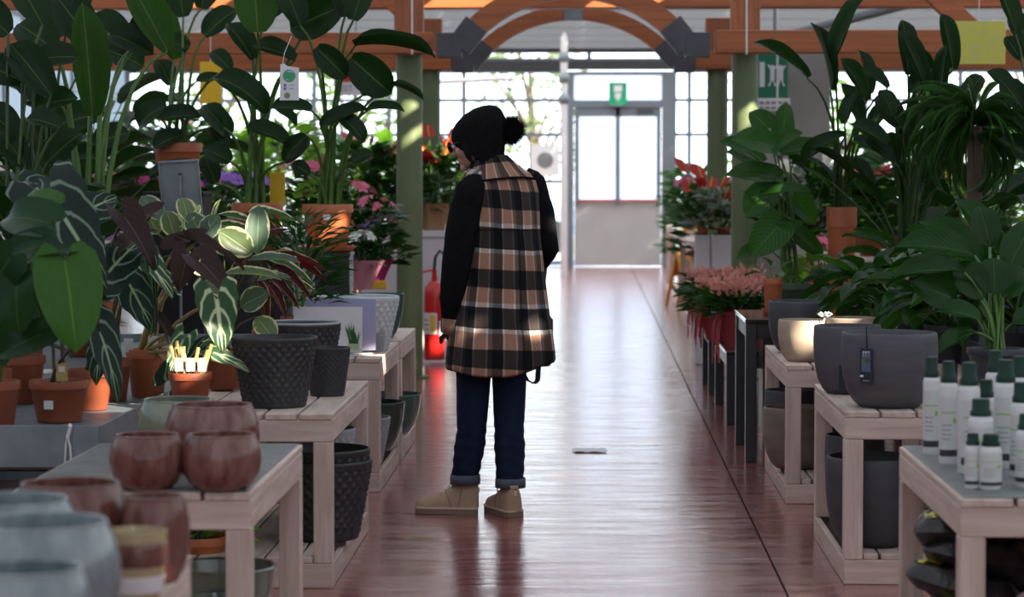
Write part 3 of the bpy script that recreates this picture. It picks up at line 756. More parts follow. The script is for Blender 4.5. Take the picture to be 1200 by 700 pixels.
# fourth and fifth tables
pot('diamond_pot', 'wide pale grey diamond-pattern pot at the back of the table', on(419, 6.74, H), .195, .250, 'taper', M['white_diamond'], lip=M['white_diamond'])
pot('diamond_pot', 'narrow grey diamond-pattern pot beside the lilac card', on(436, 6.66, H), .074, .205, 'taper', M['grey_diamond'])
pot('glazed_planter', 'teal planter half hidden behind the wide pale grey pot', on(444, 7.2, H), .125, .228, 'bell', M['teal'])
pot('diamond_pot', 'mid grey diamond-pattern pot under the table with the picture cards', on(421, 6.52, SH), .140, .215, 'taper', M['grey_diamond'])
pot('glazed_planter', 'bottle green planter on the floor level shelf, between grey and teal ones', on(437, 6.84, SH), .150, .235, 'bell', M['dark_green_glaze'])
pot('glazed_planter', 'blue-green glazed planter at floor level, next to the green column', on(454, 7.23, SH), .168, .215, 'bell', M['green_glaze'])
# right tables
def hangtag(o, a, r, z, w, h):
    t = MB().box((0, 0, 0), (w, .003, h), .001).build('hang_tag', P('navy_tag', (.014, .02, .035), .45), o, False)
    t.location = (r * cos(a), r * sin(a), z); t.rotation_euler = (0, 0, a + pi / 2)
    def bit(n, x, zz, ww, hh, m): MB().box((x, -.0025, zz), (ww, .002, hh), .0005).build(n, m, t, False)
    bit('picture', .0, .012, w * .72, h * .55, P('picture_blue', (.09, .11, .16), .6))
    bit('plant_print', -.002, h * .12, w * .6, h * .13, P('leaf_print', (.22, .36, .06), .6))
    for k in range(3): bit('white_print', -.010 + k * .010, h * .33, w * .12, h * .16, M['paper'])
    bit('white_print', -w * .33, -h * .30, w * .26, h * .06, M['paper'])
    bit('logo_line', 0, -h * .43, w * .5, h * .03, P('grey_line', (.25, .26, .28), .6))
    MB().tube([(0, .001, h / 2), (0, -.002, h / 2 + .075)], .0025, 5).build('cord', M['blackm'], t)
o = pot('round_pot', 'charcoal grey round pot with a hang tag, front of the table', on(1043, 5.12, H), .170, .263, 'round', M['concrete'])
hangtag(o, -2.16, .173, .155, .048, .122)
o = pot('round_pot', 'charcoal grey round pot with its dark label turned edge on, behind the tagged pot', on(994, 5.42, H), .128, .255, 'round', M['concrete'])
MB().box((-.03, -.128, .07), (.03, .003, .09), .001).build('dark_label', P('navy_label', (.014, .02, .035), .45), o, False)
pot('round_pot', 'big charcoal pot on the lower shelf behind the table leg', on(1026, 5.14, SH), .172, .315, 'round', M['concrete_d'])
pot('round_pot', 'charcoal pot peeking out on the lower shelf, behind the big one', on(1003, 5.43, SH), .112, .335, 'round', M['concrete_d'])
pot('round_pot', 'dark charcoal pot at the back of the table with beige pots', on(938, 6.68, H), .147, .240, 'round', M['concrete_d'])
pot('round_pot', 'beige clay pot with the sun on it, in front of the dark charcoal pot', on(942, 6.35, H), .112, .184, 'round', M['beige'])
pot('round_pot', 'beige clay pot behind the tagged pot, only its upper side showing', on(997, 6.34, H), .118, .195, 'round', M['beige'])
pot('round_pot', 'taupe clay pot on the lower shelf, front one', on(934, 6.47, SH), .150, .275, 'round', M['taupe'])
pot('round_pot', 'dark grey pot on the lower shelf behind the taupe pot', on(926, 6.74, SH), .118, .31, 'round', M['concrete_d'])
t = thing('paper_flower', 'small white bow lying between the two beige pots', 'bow', on(966, 6.22, H + .17)) if False else None

# ---------------------------------------------------------------- bottles
M['hdpe'] = P('white_bottle', (.66, .67, .66), .38)
M['cap'] = P('dark_green_cap', (.003, .032, .018), .45, spec=.3)
M['lab'] = P('printed_label', (.58, .60, .58), .5)
M['lab_k'] = P('dark_label_band', (.03, .03, .035), .5); M['lab_g'] = P('green_print', (.28, .45, .04), .5); M['lab_t'] = P('grey_text', (.33, .36, .35), .6)
def bottle_proto(h, r, loc, label):
    t = thing('bottle', label, 'bottle', loc, 'white bottles with green caps'); hb = h * .80
    MB().lathe([(r * .9, 0), (r, .006), (r, hb - r * .55), (r * .93, hb - r * .25), (r * .62, hb), (r * .6, hb + .01)], 24).build('body', M['hdpe'], t)
    def capmod(a, z, i): return 1 + .03 * cos(a * 14)
    MB().lathe([(r * .82, hb - .002), (r * .82, hb + h * .05), (r * .70, hb + h * .065), (r * .68, h - .004), (r * .62, h)], 28, mod=capmod).build('cap', M['cap'], t)
    def wrap(n, z0, z1, a0, a1, m, k=1.012, par=t):
        mb = MB(); vs = []; fs = []
        for i in range(9):
            a = a0 + (a1 - a0) * i / 8; vs += [(r * k * cos(a), r * k * sin(a), z0), (r * k * cos(a), r * k * sin(a), z1)]
        for i in range(8): fs.append((2 * i, 2 * i + 2, 2 * i + 3, 2 * i + 1))
        return mb.add(vs, fs).build(n, m, par)
    lb = wrap('label', h * .07, h * .66, -2.9, -.3, M['lab'])
    wrap('label_band', h * .08, h * .145, -2.85, -.35, M['lab_k'], 1.02, lb)
    wrap('label_stripe', h * .50, h * .512, -2.6, -.9, M['lab_g'], 1.02, lb)
    wrap('label_spot', h * .40, h * .45, -1.25, -.85, M['lab_g'], 1.02, lb)
    for k in range(4): wrap('label_text', h * (.24 + .045 * k), h * (.255 + .045 * k), -2.5, -1.5 + .1 * (k % 2), M['lab_t'], 1.02, lb)
    return t
bl = [  # cx, Y of axis, height, radius, label
 (1093, 4.12, .282, .0245, 'tall white bottle standing first in the row, nearest the tagged grey pot'),
 (1113, 3.98, .288, .026, 'tall white bottle second from the tagged grey pot'),
 (1137, 3.86, .300, .030, 'tall white bottle third from the tagged grey pot, right behind the shorter bottles'),
 (1151, 3.77, .215, .033, 'medium white bottle standing just behind the pair of small bottles'),
 (1180, 3.92, .300, .032, 'tall white bottle between the medium bottle and the frame edge, centre of the cluster'),
 (1168, 4.13, .300, .029, 'tall white bottle at the very back, only its cap and shoulder clear of the others'),
 (1199, 3.80, .255, .030, 'white bottle cut by the picture edge, in front'),
 (1142, 3.665, .142, .021, 'small white bottle of the front pair, the one nearer the aisle'),
 (1163, 3.655, .142, .029, 'small white bottle of the front pair, the wider one'),
 (1157, 3.99, .235, .026, 'medium white bottle hidden behind another, showing one edge of its cap'),
 (1196, 4.08, .290, .028, 'tall white bottle at the back by the picture edge'),
 (1206, 3.68, .19, .03, 'white bottle in front, almost wholly outside the picture edge')]
for cx, Y, h, r, lb in bl: bottle_proto(h, r, on(cx, Y, HT), lb).rotation_euler = (0, 0, R.uniform(-.5, .5))

# ---------------------------------------------------------------- bags under the bottle table
M['bag'] = P('black_plastic_film', (.008, .007, .007), .30, (.05, .042, .044), 26, amt=.6, bump=.6, bs=30)
M['bag_c'] = P('printed_film_green_red', (.03, .10, .05), .3, (.35, .08, .12), 7)
M['bag_w'] = P('printed_film_white_pink', (.5, .5, .5), .3, (.5, .10, .16), 9)
M['bag_y'] = P('yellow_print', (.55, .52, .04), .5)
def bag(label, p, d, rz, ry, mat, seed, print_mat):
    t = thing('soil_bag', label, 'bag', p, 'bags stacked under the bottle table', rz)
    n, k = 18, 8; vs, fs = [], []; L, w, h = d
    def pt(i, j, sg):
        x = -1 + 2 * i / n; y = -1 + 2 * j / k
        e = (1 - abs(x) ** 4) ** .5 * (1 - abs(y) ** 4) ** .5
        nz = noise.noise(Vector((x * 2.6 + seed, y * 2.6, sg * 3))) * .55 + noise.noise(Vector((x * 7, y * 6 + seed, sg))) * .35
        z = sg * h / 2 * e * (1 + nz)
        return Vector((x * L / 2, y * w / 2 * (1 - .5 * abs(x) ** 2.2), z + ry * x * L / 2 + (.012 * sin(y * 6 + seed) if abs(x) > .9 else 0)))
    mb = MB()
    for sg in (1, -1):
        g = [[pt(i, j, sg) for j in range(k + 1)] for i in range(n + 1)]
        base = len(mb.v); f = []
        for i in range(n):
            for j in range(k):
                q = [i * (k + 1) + j, (i + 1) * (k + 1) + j, (i + 1) * (k + 1) + j + 1, i * (k + 1) + j + 1]
                f.append(tuple(q if sg > 0 else q[::-1]))
        mb.add([v for r_ in g for v in r_], f)
    mb.build('film', mat, t, True, 0)
    v2 = []; f2 = []
    for a in range(5):
        for b2 in range(4):
            q = pt(1.6 + a * 1.0, 1.4 + b2 * 1.3, 1); v2.append(q + Vector((0, 0, .003)))
    for a in range(4):
        for b2 in range(3): f2.append((a * 4 + b2, (a + 1) * 4 + b2, (a + 1) * 4 + b2 + 1, a * 4 + b2 + 1))
    MB().add(v2, f2).build('print', print_mat, t)
    return t
names = ['lowest of the pile, by the aisle', 'lowest of the pile, farther from the aisle', 'second layer, tip toward the aisle', 'second layer, behind the table leg', 'third layer, tip toward the aisle', 'third layer, behind the table leg', 'fourth layer, tip toward the aisle', 'fourth layer, behind the table leg', 'topmost of the pile']
for i, nm in enumerate(names):
    q, side_ = i // 2, i % 2
    bag('black soil bag with a yellow mark, ' + nm, Vector((.985 + .035 * (q % 2) + .10 * side_ + .012 * q, 3.80 * K + .20 * side_ + .02 * q, .148 + .078 * q)), (.30, .17, .095), R.uniform(-.35, .35), R.uniform(-.22, .12), M['bag'], i * 3.1, M['bag_y'])
bag('white and pink printed bag lying in front of the black soil bags', Vector((1.13, 3.62 * K, .21)), (.30, .12, .20), .1, 0, M['bag_w'], 31, M['bag_c'])
bag('green and red printed bag behind the leg of the bottle table', Vector((1.37, 3.72 * K, .20)), (.30, .24, .15), .3, .05, M['bag_c'], 37, M['paper'])
bag('black bag lying above the green and red printed bag', Vector((1.38, 3.80 * K, .335)), (.36, .26, .08), -.2, 0, M['bag'], 41, M['bag_y'])

# ---------------------------------------------------------------- cards, sign holders
def card(name, label, cx, Y, z, w, h, mat, tilt=.12, rz=0.0, cat='card'):
    p = on(cx, Y, z); t = thing(name, label, cat, p, None, rz)
    o = MB().box((0, 0, h / 2 + .02), (w, .004, h), .001, M=Matrix.Rotation(-tilt, 4, 'X')).build('sheet', mat, t, False)
    MB().box((0, .02, .004), (w * .9, .06, .008), .001).build('foot', M['glass_edge'], t, False)
    return t, tilt, h
M['glass_edge'] = P('clear_acrylic', (.5, .55, .55), .15)
M['lilac'] = P('lilac_card', (.36, .36, .56), .6); M['violet'] = P('violet_print', (.07, .04, .32), .6)
t, tl, h = card('picture_card', 'white picture card with a printed green tuft, before the lilac card', 384, 6.38, H, .31, .205, M['paper'], .06)
T = Matrix.Rotation(-tl, 4, 'X'); mb = MB()
for k in range(26):
    a = R.uniform(-.75, .75); L = R.uniform(.06, .115); x0 = .115 + R.uniform(-.018, .018); zb = -.065
    b0 = Vector((x0 - .003, -.004, zb)); b1 = Vector((x0 + .004, -.004, zb)); tp = Vector((x0 + sin(a) * L * .55, -.004, zb + cos(a) * L))
    o = len(mb.v); mb.add([T @ b0 + Vector((0, 0, h / 2 + .02)), T @ b1 + Vector((0, 0, h / 2 + .02)), T @ (tp * .5 + (b0 + b1) * .25 + Vector((.003, 0, .01))) + Vector((0, 0, h / 2 + .02)), T @ tp + Vector((0, 0, h / 2 + .02))], [(0, 1, 2), (0, 2, 3)])
tag(mb.build('tuft_print', P('green_print_tuft', (.05, .17, .04), .6), t, False), kind='stuff')
MB().box(T @ Vector((.115, -.004, -.078)) + Vector((0, 0, h / 2 + .02)), (.05, .002, .03), 0).build('pale_print', P('pale_green_print', (.42, .50, .30), .6), t, False)
t, tl, h = card('picture_card', 'lilac picture card with a violet flower print, in front of the pale grey pot', 399, 6.46, H, .32, .235, M['lilac'], .04)
T = Matrix.Rotation(-tl, 4, 'X')
mb = MB(); mb.add([T @ Vector((.07 + a, -.004, b)) + Vector((0, 0, h / 2 + .02)) for a, b in ((-.01, .075), (.01, .06), (.03, .062), (.012, .045), (.016, 0), (.0, -.03), (-.014, -.02), (-.004, .02), (-.012, .05))], [(8, 7, 6, 5, 4, 3, 2, 1, 0)])
mb.build('violet_print', M['violet'], t, False)
MB().box(T @ Vector((.085, -.004, -.075)) + Vector((0, 0, h / 2 + .02)), (.028, .002, .08), 0).build('pot_print', M['blackm'], t, False)
t, tl, h = card('price_sheet', 'tilted white price sheet in a holder behind the picture cards', 356, 6.56, H, .105, .40, M['paper'], .10, .25, 'sign')
for k in range(5): MB().box((0, -.022 + .006 * k - .012 * (k > 2), .17 + .035 * k), (.07, .002, .008), 0).build('text_line', M['legend'], t, False)
MB().box((.03, .010, .345), (.02, .004, .06), 0).build('green_mark', P('soft_green_print', (.2, .33, .22), .6), t, False)

p = W(212, 250, 5.5)
t = thing('sign_holder', 'grey metal sign holder seen from the back, rising from the variegated plant', 'sign', (p.x, 5.5 * K, .65))
q = F / 5.5; zc = zt(222, 5.5) - .65; T = Matrix.Rotation(.10, 4, 'X') @ Matrix.Rotation(-.06, 4, 'Y')
MB().box((0, 0, zc), (46 / q, .004, 66 / q), .001, M=T).build('back_plate', M['galv'], t, False)
for sx in (-1, 1): MB().box(T @ Vector((sx * 23 / q, -.004, 0)) + Vector((0, 0, zc)), (.006, .012, 66 / q), .001, M=T).build('side_lip', M['galv'], t, False)
MB().box(T @ Vector((0, -.004, 33 / q)) + Vector((0, 0, zc)), (48 / q, .014, .008), .001, M=T).build('top_lip', M['galv'], t, False)
MB().tube([(0, -.012, -.02), (0, -.012, zc + 20 / q)], .006, 6).build('stake', M['galv'], t)
MB().ball((0, -.014, zc + 18 / q), .007, 8, 5).build('rivet', M['steel'], t)

p = W(339, 97, 5.8)
t = thing('care_tag', 'white hanging care tag with a green and blue round emblem, among the stems', 'tag', p); q = F / 5.8
mb = MB(); w, h = 11.5 / q, 20.5 / q
pts = [(-w, -h), (w, -h), (w, h - 3 / q), (-.2 * w, h - 1 / q), (-.5 * w, h + 2 / q), (-.9 * w, h + 1 / q)]
mb.add([(a, -.001, b) for a, b in pts] + [(a, .001, b) for a, b in pts], [tuple(range(6))[::-1] and (0, 1, 2, 3, 4, 5), (11, 10, 9, 8, 7, 6)] + [(i, i + 6, (i + 1) % 6 + 6, (i + 1) % 6) for i in range(6)])
mb.build('sheet', M['paper'], t, False)
def disc(name, cx, cz, r, m, a0=0, a1=2 * pi, dy=-.0025):
    mb = MB(); n = 18; mb.add([(cx + r * cos(a0 + (a1 - a0) * i / n), dy, cz + r * sin(a0 + (a1 - a0) * i / n)) for i in range(n + 1)], [tuple(range(n + 1))]); return mb.build(name, m, t, False)
E = P('emblem_green', (.06, .33, .14), .6); B = P('emblem_blue', (.28, .44, .72), .6)
disc('emblem', 0, 8 / q, 7.5 / q, E); disc('emblem_blue_half', 1.2 / q, 8.6 / q, 6 / q, B, .5, 2.4, -.0032); disc('emblem_band', -.6 / q, 7 / q, 4.5 / q, B, 3.5, 5.0, -.0032)
for k, (x, z) in enumerate(((-5, -3), (-5, -7))): MB().box((x / q, -.003, z / q), (3 / q, .001, 3 / q), 0).build('violet_mark', P('violet_mark', (.2, .15, .45), .6), t, False)
for z in (-3, -7): MB().box((3 / q, -.003, z / q), (6 / q, .001, .8 / q), 0).build('text_mark', M['legend'], t, False)
disc('seal', -2.5 / q, -15 / q, 3.5 / q, P('seal_olive', (.22, .24, .12), .6))
MB().tube([(-.7 * w, .002, h), (-.5 * w, .01, h + .05), (.2 * w, .02, h + .12)], .0015, 5).build('string', M['paper'], t)

# plinths
def plinth(label, p, w, d, h, mat):
    t = thing('plinth', label, 'stand', p)
    MB().box((0, 0, h / 2 - .01), (w - .01, d - .01, h - .02), .004).build('body', mat, t, False)
    MB().box((0, 0, h - .01), (w, d, .02), .003).build('top', mat, t, False)
    return t
plinth('black square plinth on the table, under the sunlit terracotta pot with saucer', on(388, 7.3, H), .22, .24, .425, M['black'])
plinth('dark tall plinth under the terracotta pot at the back', on(209, 7.9, 0), .34, .34, 1.33, M['blackm'])
plinth('dark plinth hidden among plants, under the middle terracotta pot', on(302, 7.4, 0), .36, .34, 1.02, M['blackm'])
plinth('black plinth on the floor under the green plastic pot', on(927, 7.94, 0), .34, .34, .62, M['black'])

# ---------------------------------------------------------------- fire extinguisher
p = W(509, 300, 10.75)
t = thing('fire_extinguisher', 'red fire extinguisher with a black hose standing beyond the green column', 'extinguisher', (p.x, 10.75 * K, .03))
MB().lathe([(.072, 0), (.08, .01), (.08, .50), (.072, .55), (.045, .585), (.022, .60), (.022, .64)], 24).build('cylinder', M['red_paint'], t)
def wrapx(n, z0, z1, a0, a1, m, r=.0815):
    mb = MB(); vs = []; fs = []
    for i in range(9):
        a = a0 + (a1 - a0) * i / 8; vs += [(r * cos(a), r * sin(a), z0), (r * cos(a), r * sin(a), z1)]
    for i in range(8): fs.append((2 * i, 2 * i + 2, 2 * i + 3, 2 * i + 1))
    mb.add(vs, fs).build(n, m, t)
wrapx('label', .20, .36, -2.9, -1.25, M['paper']); wrapx('yellow_label', .215, .345, -1.9, -1.45, M['yellow'], .0825); wrapx('label', .19, .30, -1.05, .2, M['paper'])
for k in range(3): wrapx('label_line', .23 + .035 * k, .24 + .035 * k, -2.7, -2.0, M['legend'], .0825)
MB().box((0, 0, .665), (.035, .03, .05), .005).build('valve', M['red_paint'], t, False)
MB().tube([(-.02, 0, .68), (-.12, -.01, .66)], .009, 6).build('handle', M['red_paint'], t)
MB().tube([(.0, -.02, .69), (.01, -.05, .78), (.045, -.06, .83), (.08, -.05, .80), (.09, -.03, .70), (.088, -.01, .45)], .011, 8).build('hose', M['blackm'], t)
m2 = MB(); m2.tube([(-.09, -.09, .015), (.09, -.09, .015), (.09, .09, .015), (-.09, .09, .015), (-.09, -.09, .015)], .008, 6)
t2 = tag(m2.build('extinguisher_stand', M['paper'], None), 'white tubular floor stand under the fire extinguisher', 'stand'); t2.location = (p.x, 10.75 * K, .01)

# white counter beyond the column
p0, p1 = W(440, 300, 10.95), W(532, 300, 10.95)
t = thing('display_counter', 'white counter beyond the green column, with flowering pots on it', 'counter', (p1.x, 11.1 * K, 0))
w = 2.3
MB().box((-w / 2, 0, .475), (w, .42, .95), .004).build('body', M['white'], t, False)
MB().box((-w / 2, 0, .975), (w + .04, .45, .05), .004).build('worktop', M['white'], t, False)
# brown display table with a yellow block
t = thing('display_table', 'brown wooden display table beside the left green column', 'table', (-2.5, 8.25 * K, 0))
bx('tabletop', 0, 1.12, 0, .9, .72, .75, M['wooden_table'], t)
for x in (.03, 1.03):
    for y in (.03, .81): bx('leg', x, x + .06, y, y + .06, 0, .72, M['wooden_table'], t)
bx('apron', .09, 1.03, .03, .05, .64, .72, M['wooden_table'], t)
p = W(445, 326, 8.45)
tag(MB().box((p.x, 8.36 * K, .777), (.11, .05, .05), .004).build('price_block', M['yellow_p'], None, False), 'small bright yellow price block on the brown display table', 'price block')
# caution board
p = G(800, 361)
t = thing('caution_board', 'orange folding caution board standing on the aisle floor', 'floor sign', (p.x, p.y, 0), None, .95)
for sg in (-1, 1):
    T = Matrix.Rotation(sg * .24, 4, 'X')
    for x in (-.11, .11): MB().box(T @ Vector((x, 0, -.30)) + Vector((0, 0, .60)), (.05, .02, .60), .004, M=T).build('leg', M['orange'], t, False)
    MB().box(T @ Vector((0, 0, -.13)) + Vector((0, 0, .60)), (.25, .018, .26), .004, M=T).build('board', M['orange'], t, False)
    MB().box(T @ Vector((0, sg * .012, -.16)) + Vector((0, 0, .60)), (.14, .004, .16), .002, M=T).build('notice', M['paper'] if sg > 0 else M['legend'], t, False)
MB().tube([(-.06, 0, .60), (-.04, 0, .63), (.04, 0, .63), (.06, 0, .60)], .012, 6).build('handle', M['orange'], t)
# papers on the floor
p = G(691, 529)
mb = MB(); vs = []; fs = []
for i in range(9):
    for j in range(5):
        x = -.085 + .17 * i / 8; y = -.09 + .18 * j / 4
        vs.append((x + .012 * sin(j * 2.0), y + .006 * sin(i * 1.7), .003 + .004 * sm(.2, 1, abs(sin(i * .9 + j * .5)))))
for i in range(8):
    for j in range(4): fs.append((i * 5 + j, (i + 1) * 5 + j, (i + 1) * 5 + j + 1, i * 5 + j + 1))
o = tag(mb.add(vs, fs).build('scrap_paper', M['paper'], None), 'crumpled scrap of white paper lying on the red aisle floor', 'paper'); o.location = (p.x, p.y, .002)
# white looped tie on the steel bench, white bow between the beige pots
p = W(80, 525, 4.316)
t = thing('plastic_tie', 'white looped plastic tie standing over the front rim of the steel bench', 'tie', p)
q = F / 4.29
MB().tube([(-4 / q, -.008, -28 / q), (-2 / q, -.01, 5 / q), (0, -.012, 14 / q), (3 / q, -.01, 2 / q), (5 / q, -.008, -28 / q)], .0035, 6).build('loop', M['paper'], t)
MB().tube([(0, -.012, 12 / q), (4 / q, -.012, 26 / q), (2 / q, .0, 27 / q)], .006, 6).build('strap_end', M['paper'], t)
p = W(966, 370, 6.20)
t = thing('paper_bow', 'small white bow lying between the two beige pots', 'bow', p)
for k in range(5):
    a = k * 1.26; MB().tube([(0, 0, 0), (.018 * cos(a), .01 * sin(a), .014), (.034 * cos(a), .02 * sin(a), .006), (.020 * cos(a + .3), .012 * sin(a + .3), -.002), (0, 0, 0)], .004, 5).build('loop', M['paper'], t)
MB().tube([(0, 0, 0), (0, 0, -.02)], .004, 5).build('stalk', M['paper'], t)
# white planters
for cx, w, lb in ((823, .115, 'slim white planter box nearer the aisle, beyond the pink plants'), (846, .155, 'wider white planter box beside the slim one, before the second green column')):
    p = on(cx, 10.75, 0); t = thing('tall_planter', lb, 'planter', p)
    mb = MB(); h = .98
    MB().box((0, 0, h / 2), (w, w, h), .006).build('box', M['white'], t, False)
    MB().box((0, 0, h + .004), (w - .03, w - .03, .012), .001).build('soil', M['soil'], t, False)
slat_table('pale far display table on the right of the aisle, before the caution board', .96, 1.9, 13.2, 15.0, .80, nsl=6)
slat_table('pale farthest display table on the right, close to the glazed wall', .98, 1.9, 15.6, 18.0, .82, nsl=6)
slat_table('pale far display table on the left, hidden behind the shopper', -2.0, -1.3, 13.0, 15.5, .85, nsl=6)
slat_table('pale farthest display table on the left, close to the glazed wall', -2.0, -1.3, 16.5, 19.0, .85, nsl=6)
slat_table('pale display table far left behind the tall plants', -5.2, -2.9, 8.5, 11.4, .95, nsl=6)
slat_table('pale display table on the right behind the strap-leaved plants', 1.7, 3.4, 9.2, 11.2, .85, nsl=6)
# ---------------------------------------------------------------- leaves
def leaf_mesh(name, prof, mat, nv=9, nu=4, bend=.5, fold=.25, wavy=.03, lobe=0.0, seed=0, lv=2):
    mb = MB(); vs, uv, fs = [], [], []
    for i in range(nv + 1):
        t = i / nv; hw = max(.004, prof(t)) * .5
        for j in range(nu + 1):
            u = -1 + 2 * j / nu
            x = u * hw; yy = t - lobe * (1 - t) ** lv * (2.0 * abs(u) - 1.1 * u * u)
            z = fold * abs(x) + wavy * sin(t * 9 + seed + (2 if u > 0 else 0)) * abs(u)
            if abs(bend) > .01:
                a = bend * yy; Y, Zz = sin(a) / bend, -(1 - cos(a)) / bend
                Y += z * sin(a); Zz += z * cos(a)
            else: Y, Zz = yy, z
            vs.append((x, Y, Zz)); uv.append((.5 + u * .5, t))
    for i in range(nv):
        for j in range(nu):
            a = i * (nu + 1) + j; fs.append((a, a + 1, a + nu + 2, a + nu + 1))
    return mb.add(vs, fs, 0, uv).mesh(name, mat, True, 0, True)
oval = lambda t: max(0, sin(pi * t ** .85)) ** .75
paddle = lambda t: (max(0, sin(pi * min(1, t * .93 + .05))) ** .55) * (1 if t < .8 else 1 - ((t - .8) / .2) ** 2.2)
heartp = lambda t: (1 - t ** 1.5) ** .8 * (.50 + 1.05 * t ** .45) / 1.022
arrow = lambda t: (1 - t) ** 1.0 * (.62 + .95 * t ** .5) * (1 + .05 * sin(30 * t)) / .90
lance = lambda t: max(0, sin(pi * t ** .7)) ** 1.0
obl = lambda t: max(0, sin(pi * t ** 1.0)) ** .6
LM = {}
for nm, pr, mt, kw in (
    ('strel', paddle, 'leaf', dict(bend=.55, fold=.35, wavy=.02)), ('strel_flat', paddle, 'leaf', dict(bend=.25, fold=.2, wavy=.03)),
    ('strel_droop', paddle, 'leaf', dict(bend=1.3, fold=.3, wavy=.03)), ('banana', paddle, 'leaf_b', dict(bend=.2, fold=.3, wavy=.015)),
    ('heart', heartp, 'heart', dict(bend=.5, fold=.12, wavy=.02, lobe=.24)), ('heart_d', heartp, 'heart_d', dict(bend=.7, fold=.2, wavy=.03, lobe=.24)),
    ('aloc', arrow, 'aloc', dict(bend=.5, fold=.12, wavy=.035, lobe=.46, nv=12)), ('aloc_l', arrow, 'aloc_l', dict(bend=.35, fold=.15, wavy=.05, lobe=.50, nv=12)),
    ('aloc_p', arrow, 'aloc_p', dict(bend=.5, fold=.3, wavy=.04, lobe=.34)),
    ('rubber', obl, 'rubber', dict(bend=.35, fold=.22, wavy=.01)), ('rubber_d', obl, 'rubber_d', dict(bend=.3, fold=.2, wavy=.01)),
    ('strom', lance, 'strom', dict(bend=.6, fold=.2, wavy=.02)), ('strom_r', lance, 'strom_r', dict(bend=.6, fold=.3, wavy=.01)),
    ('peace', oval, 'peace', dict(bend=.8, fold=.3, wavy=.03)), ('peace_l', oval, 'peace_l', dict(bend=.6, fold=.25, wavy=.03)),
    ('strap', lambda t: (1 - t) ** .5 * (.6 + .4 * min(1, t * 4)), 'grassy', dict(bend=2.5, fold=.2, wavy=0, nv=9, nu=2)), ('strap_b', lambda t: (1 - t) ** .5 * (.6 + .4 * min(1, t * 4)), 'grassy', dict(bend=1.5, fold=.2, wavy=0, nv=8, nu=2)),
    ('fern', lance, 'fern', dict(bend=.6, fold=.2, wavy=0, nv=4, nu=2)), ('spathe', oval, 'white_p', dict(bend=-.3, fold=.6, wavy=0, nv=6)),
    ('phil', heartp, 'peace_l', dict(bend=.5, fold=.25, wavy=.03, lobe=.2)), ('small', oval, 'foliage', dict(bend=.6, fold=.2, wavy=.02, nv=5, nu=2)), ('anth', heartp, 'red', dict(bend=-.4, fold=.1, wavy=.02, lobe=.2, nv=6))):
    LM[nm] = leaf_mesh(nm + '_leaf', pr, M[mt], **kw)

def leaf_at(root, key, base, tip, width, roll=0.0, name='leaf', face=None):
    """leaf from base to tip (world); roll 0 turns its upper face to FACE (default: upwards and a little towards the aisle and the camera)"""
    d = tip - base; L = d.length; y = d.normalized()
    f = Vector(face) if face is not None else (CAM - base).normalized()
    z = f - y * f.dot(y)
    z = z.normalized() if z.length > .05 else y.orthogonal().normalized()
    if roll:
        a, b = Matrix.Rotation(roll, 3, y) @ z, Matrix.Rotation(-roll, 3, y) @ z
        z = a if a.z > b.z else b
    x = y.cross(z)
    m = Matrix((x, y, z)).transposed()
    bend = {'strel_droop': 1.3}.get(key, 0)
    o = ob(name, LM[key], root, base - root.location, m.to_euler(), (width, L, L))
    return o
def stem_to(root, p0, p1, r0, r1, mat, bow=.5, name='stem', n=6, k=5):
    """bezier stalk from the pot to the leaf base (world points)"""
    h = (p1 - p0).length; c = p0 + Vector((0, 0, max(.02, abs(p1.z - p0.z)) * bow)) + (p1 - p0) * .18
    pts = [(p0 * (1 - t) ** 2 + c * 2 * t * (1 - t) + p1 * t * t) - root.location for t in [i / n for i in range(n + 1)]]
    return MB().tube(pts, [r0 + (r1 - r0) * i / n for i in range(n + 1)], k, cap=False).build(name, mat, root, True, 0)
def plant(name, label, cat, p, pr=None, ph=None, mat=None, style='nursery', saucer=False, group=None, sticker=None):
    t = thing(name, label, cat, p, group)
    if pr:
        me = pot_mesh(pr, ph, style, 28); me.materials[0] = mat
        o = ob('pot', me, t, (0, 0, (.02 if saucer else 0)))
        zz = ph * .9 + (.02 if saucer else 0)
        MB().lathe([(.01, zz + .004), (pr * .6, zz + .006), (pr * .88, zz)], 20, cap=False).build('soil', M['soil'], t)
        if saucer:
            me = pot_mesh(pr * 1.12, .03, 'saucer', 28); me.materials[0] = mat; ob('saucer', me, t)
        if sticker:
            a, z, w, h = sticker
            MB().box((pr * .93 * cos(a), pr * .93 * sin(a), z), (w, .006, h), .0005, rz=a + pi / 2).build('price_sticker', M['paper'], o, False)
    return t
def explicit(root, z0, Y, leaves, key, mat, r0=.012, r1=.006, spread=.05, tall=.55):
    """leaves: (base px, tip px, width px, dY base, dY tip, roll, key) measured on the photo, set at their own depth"""
    c = root.location + Vector((0, 0, z0))
    for L in leaves:
        (bx_, by_), (tx_, ty_), w = L[0], L[1], L[2]
        d0 = L[3] if len(L) > 3 else 0; d1 = L[4] if len(L) > 4 else d0
        roll = radians(L[5]) if len(L) > 5 else 0; k = L[6] if len(L) > 6 and L[6] else key
        b, t = W(bx_, by_, Y, d0), W(tx_, ty_, Y, d1)
        leaf_at(root, k, b, t, w / (F / Y), roll)
        a = R.uniform(0, 6.28); q = c + Vector((cos(a), sin(a), 0)) * spread * R.random() ** .5
        stem_to(root, q, b, r0, r1, mat, tall)
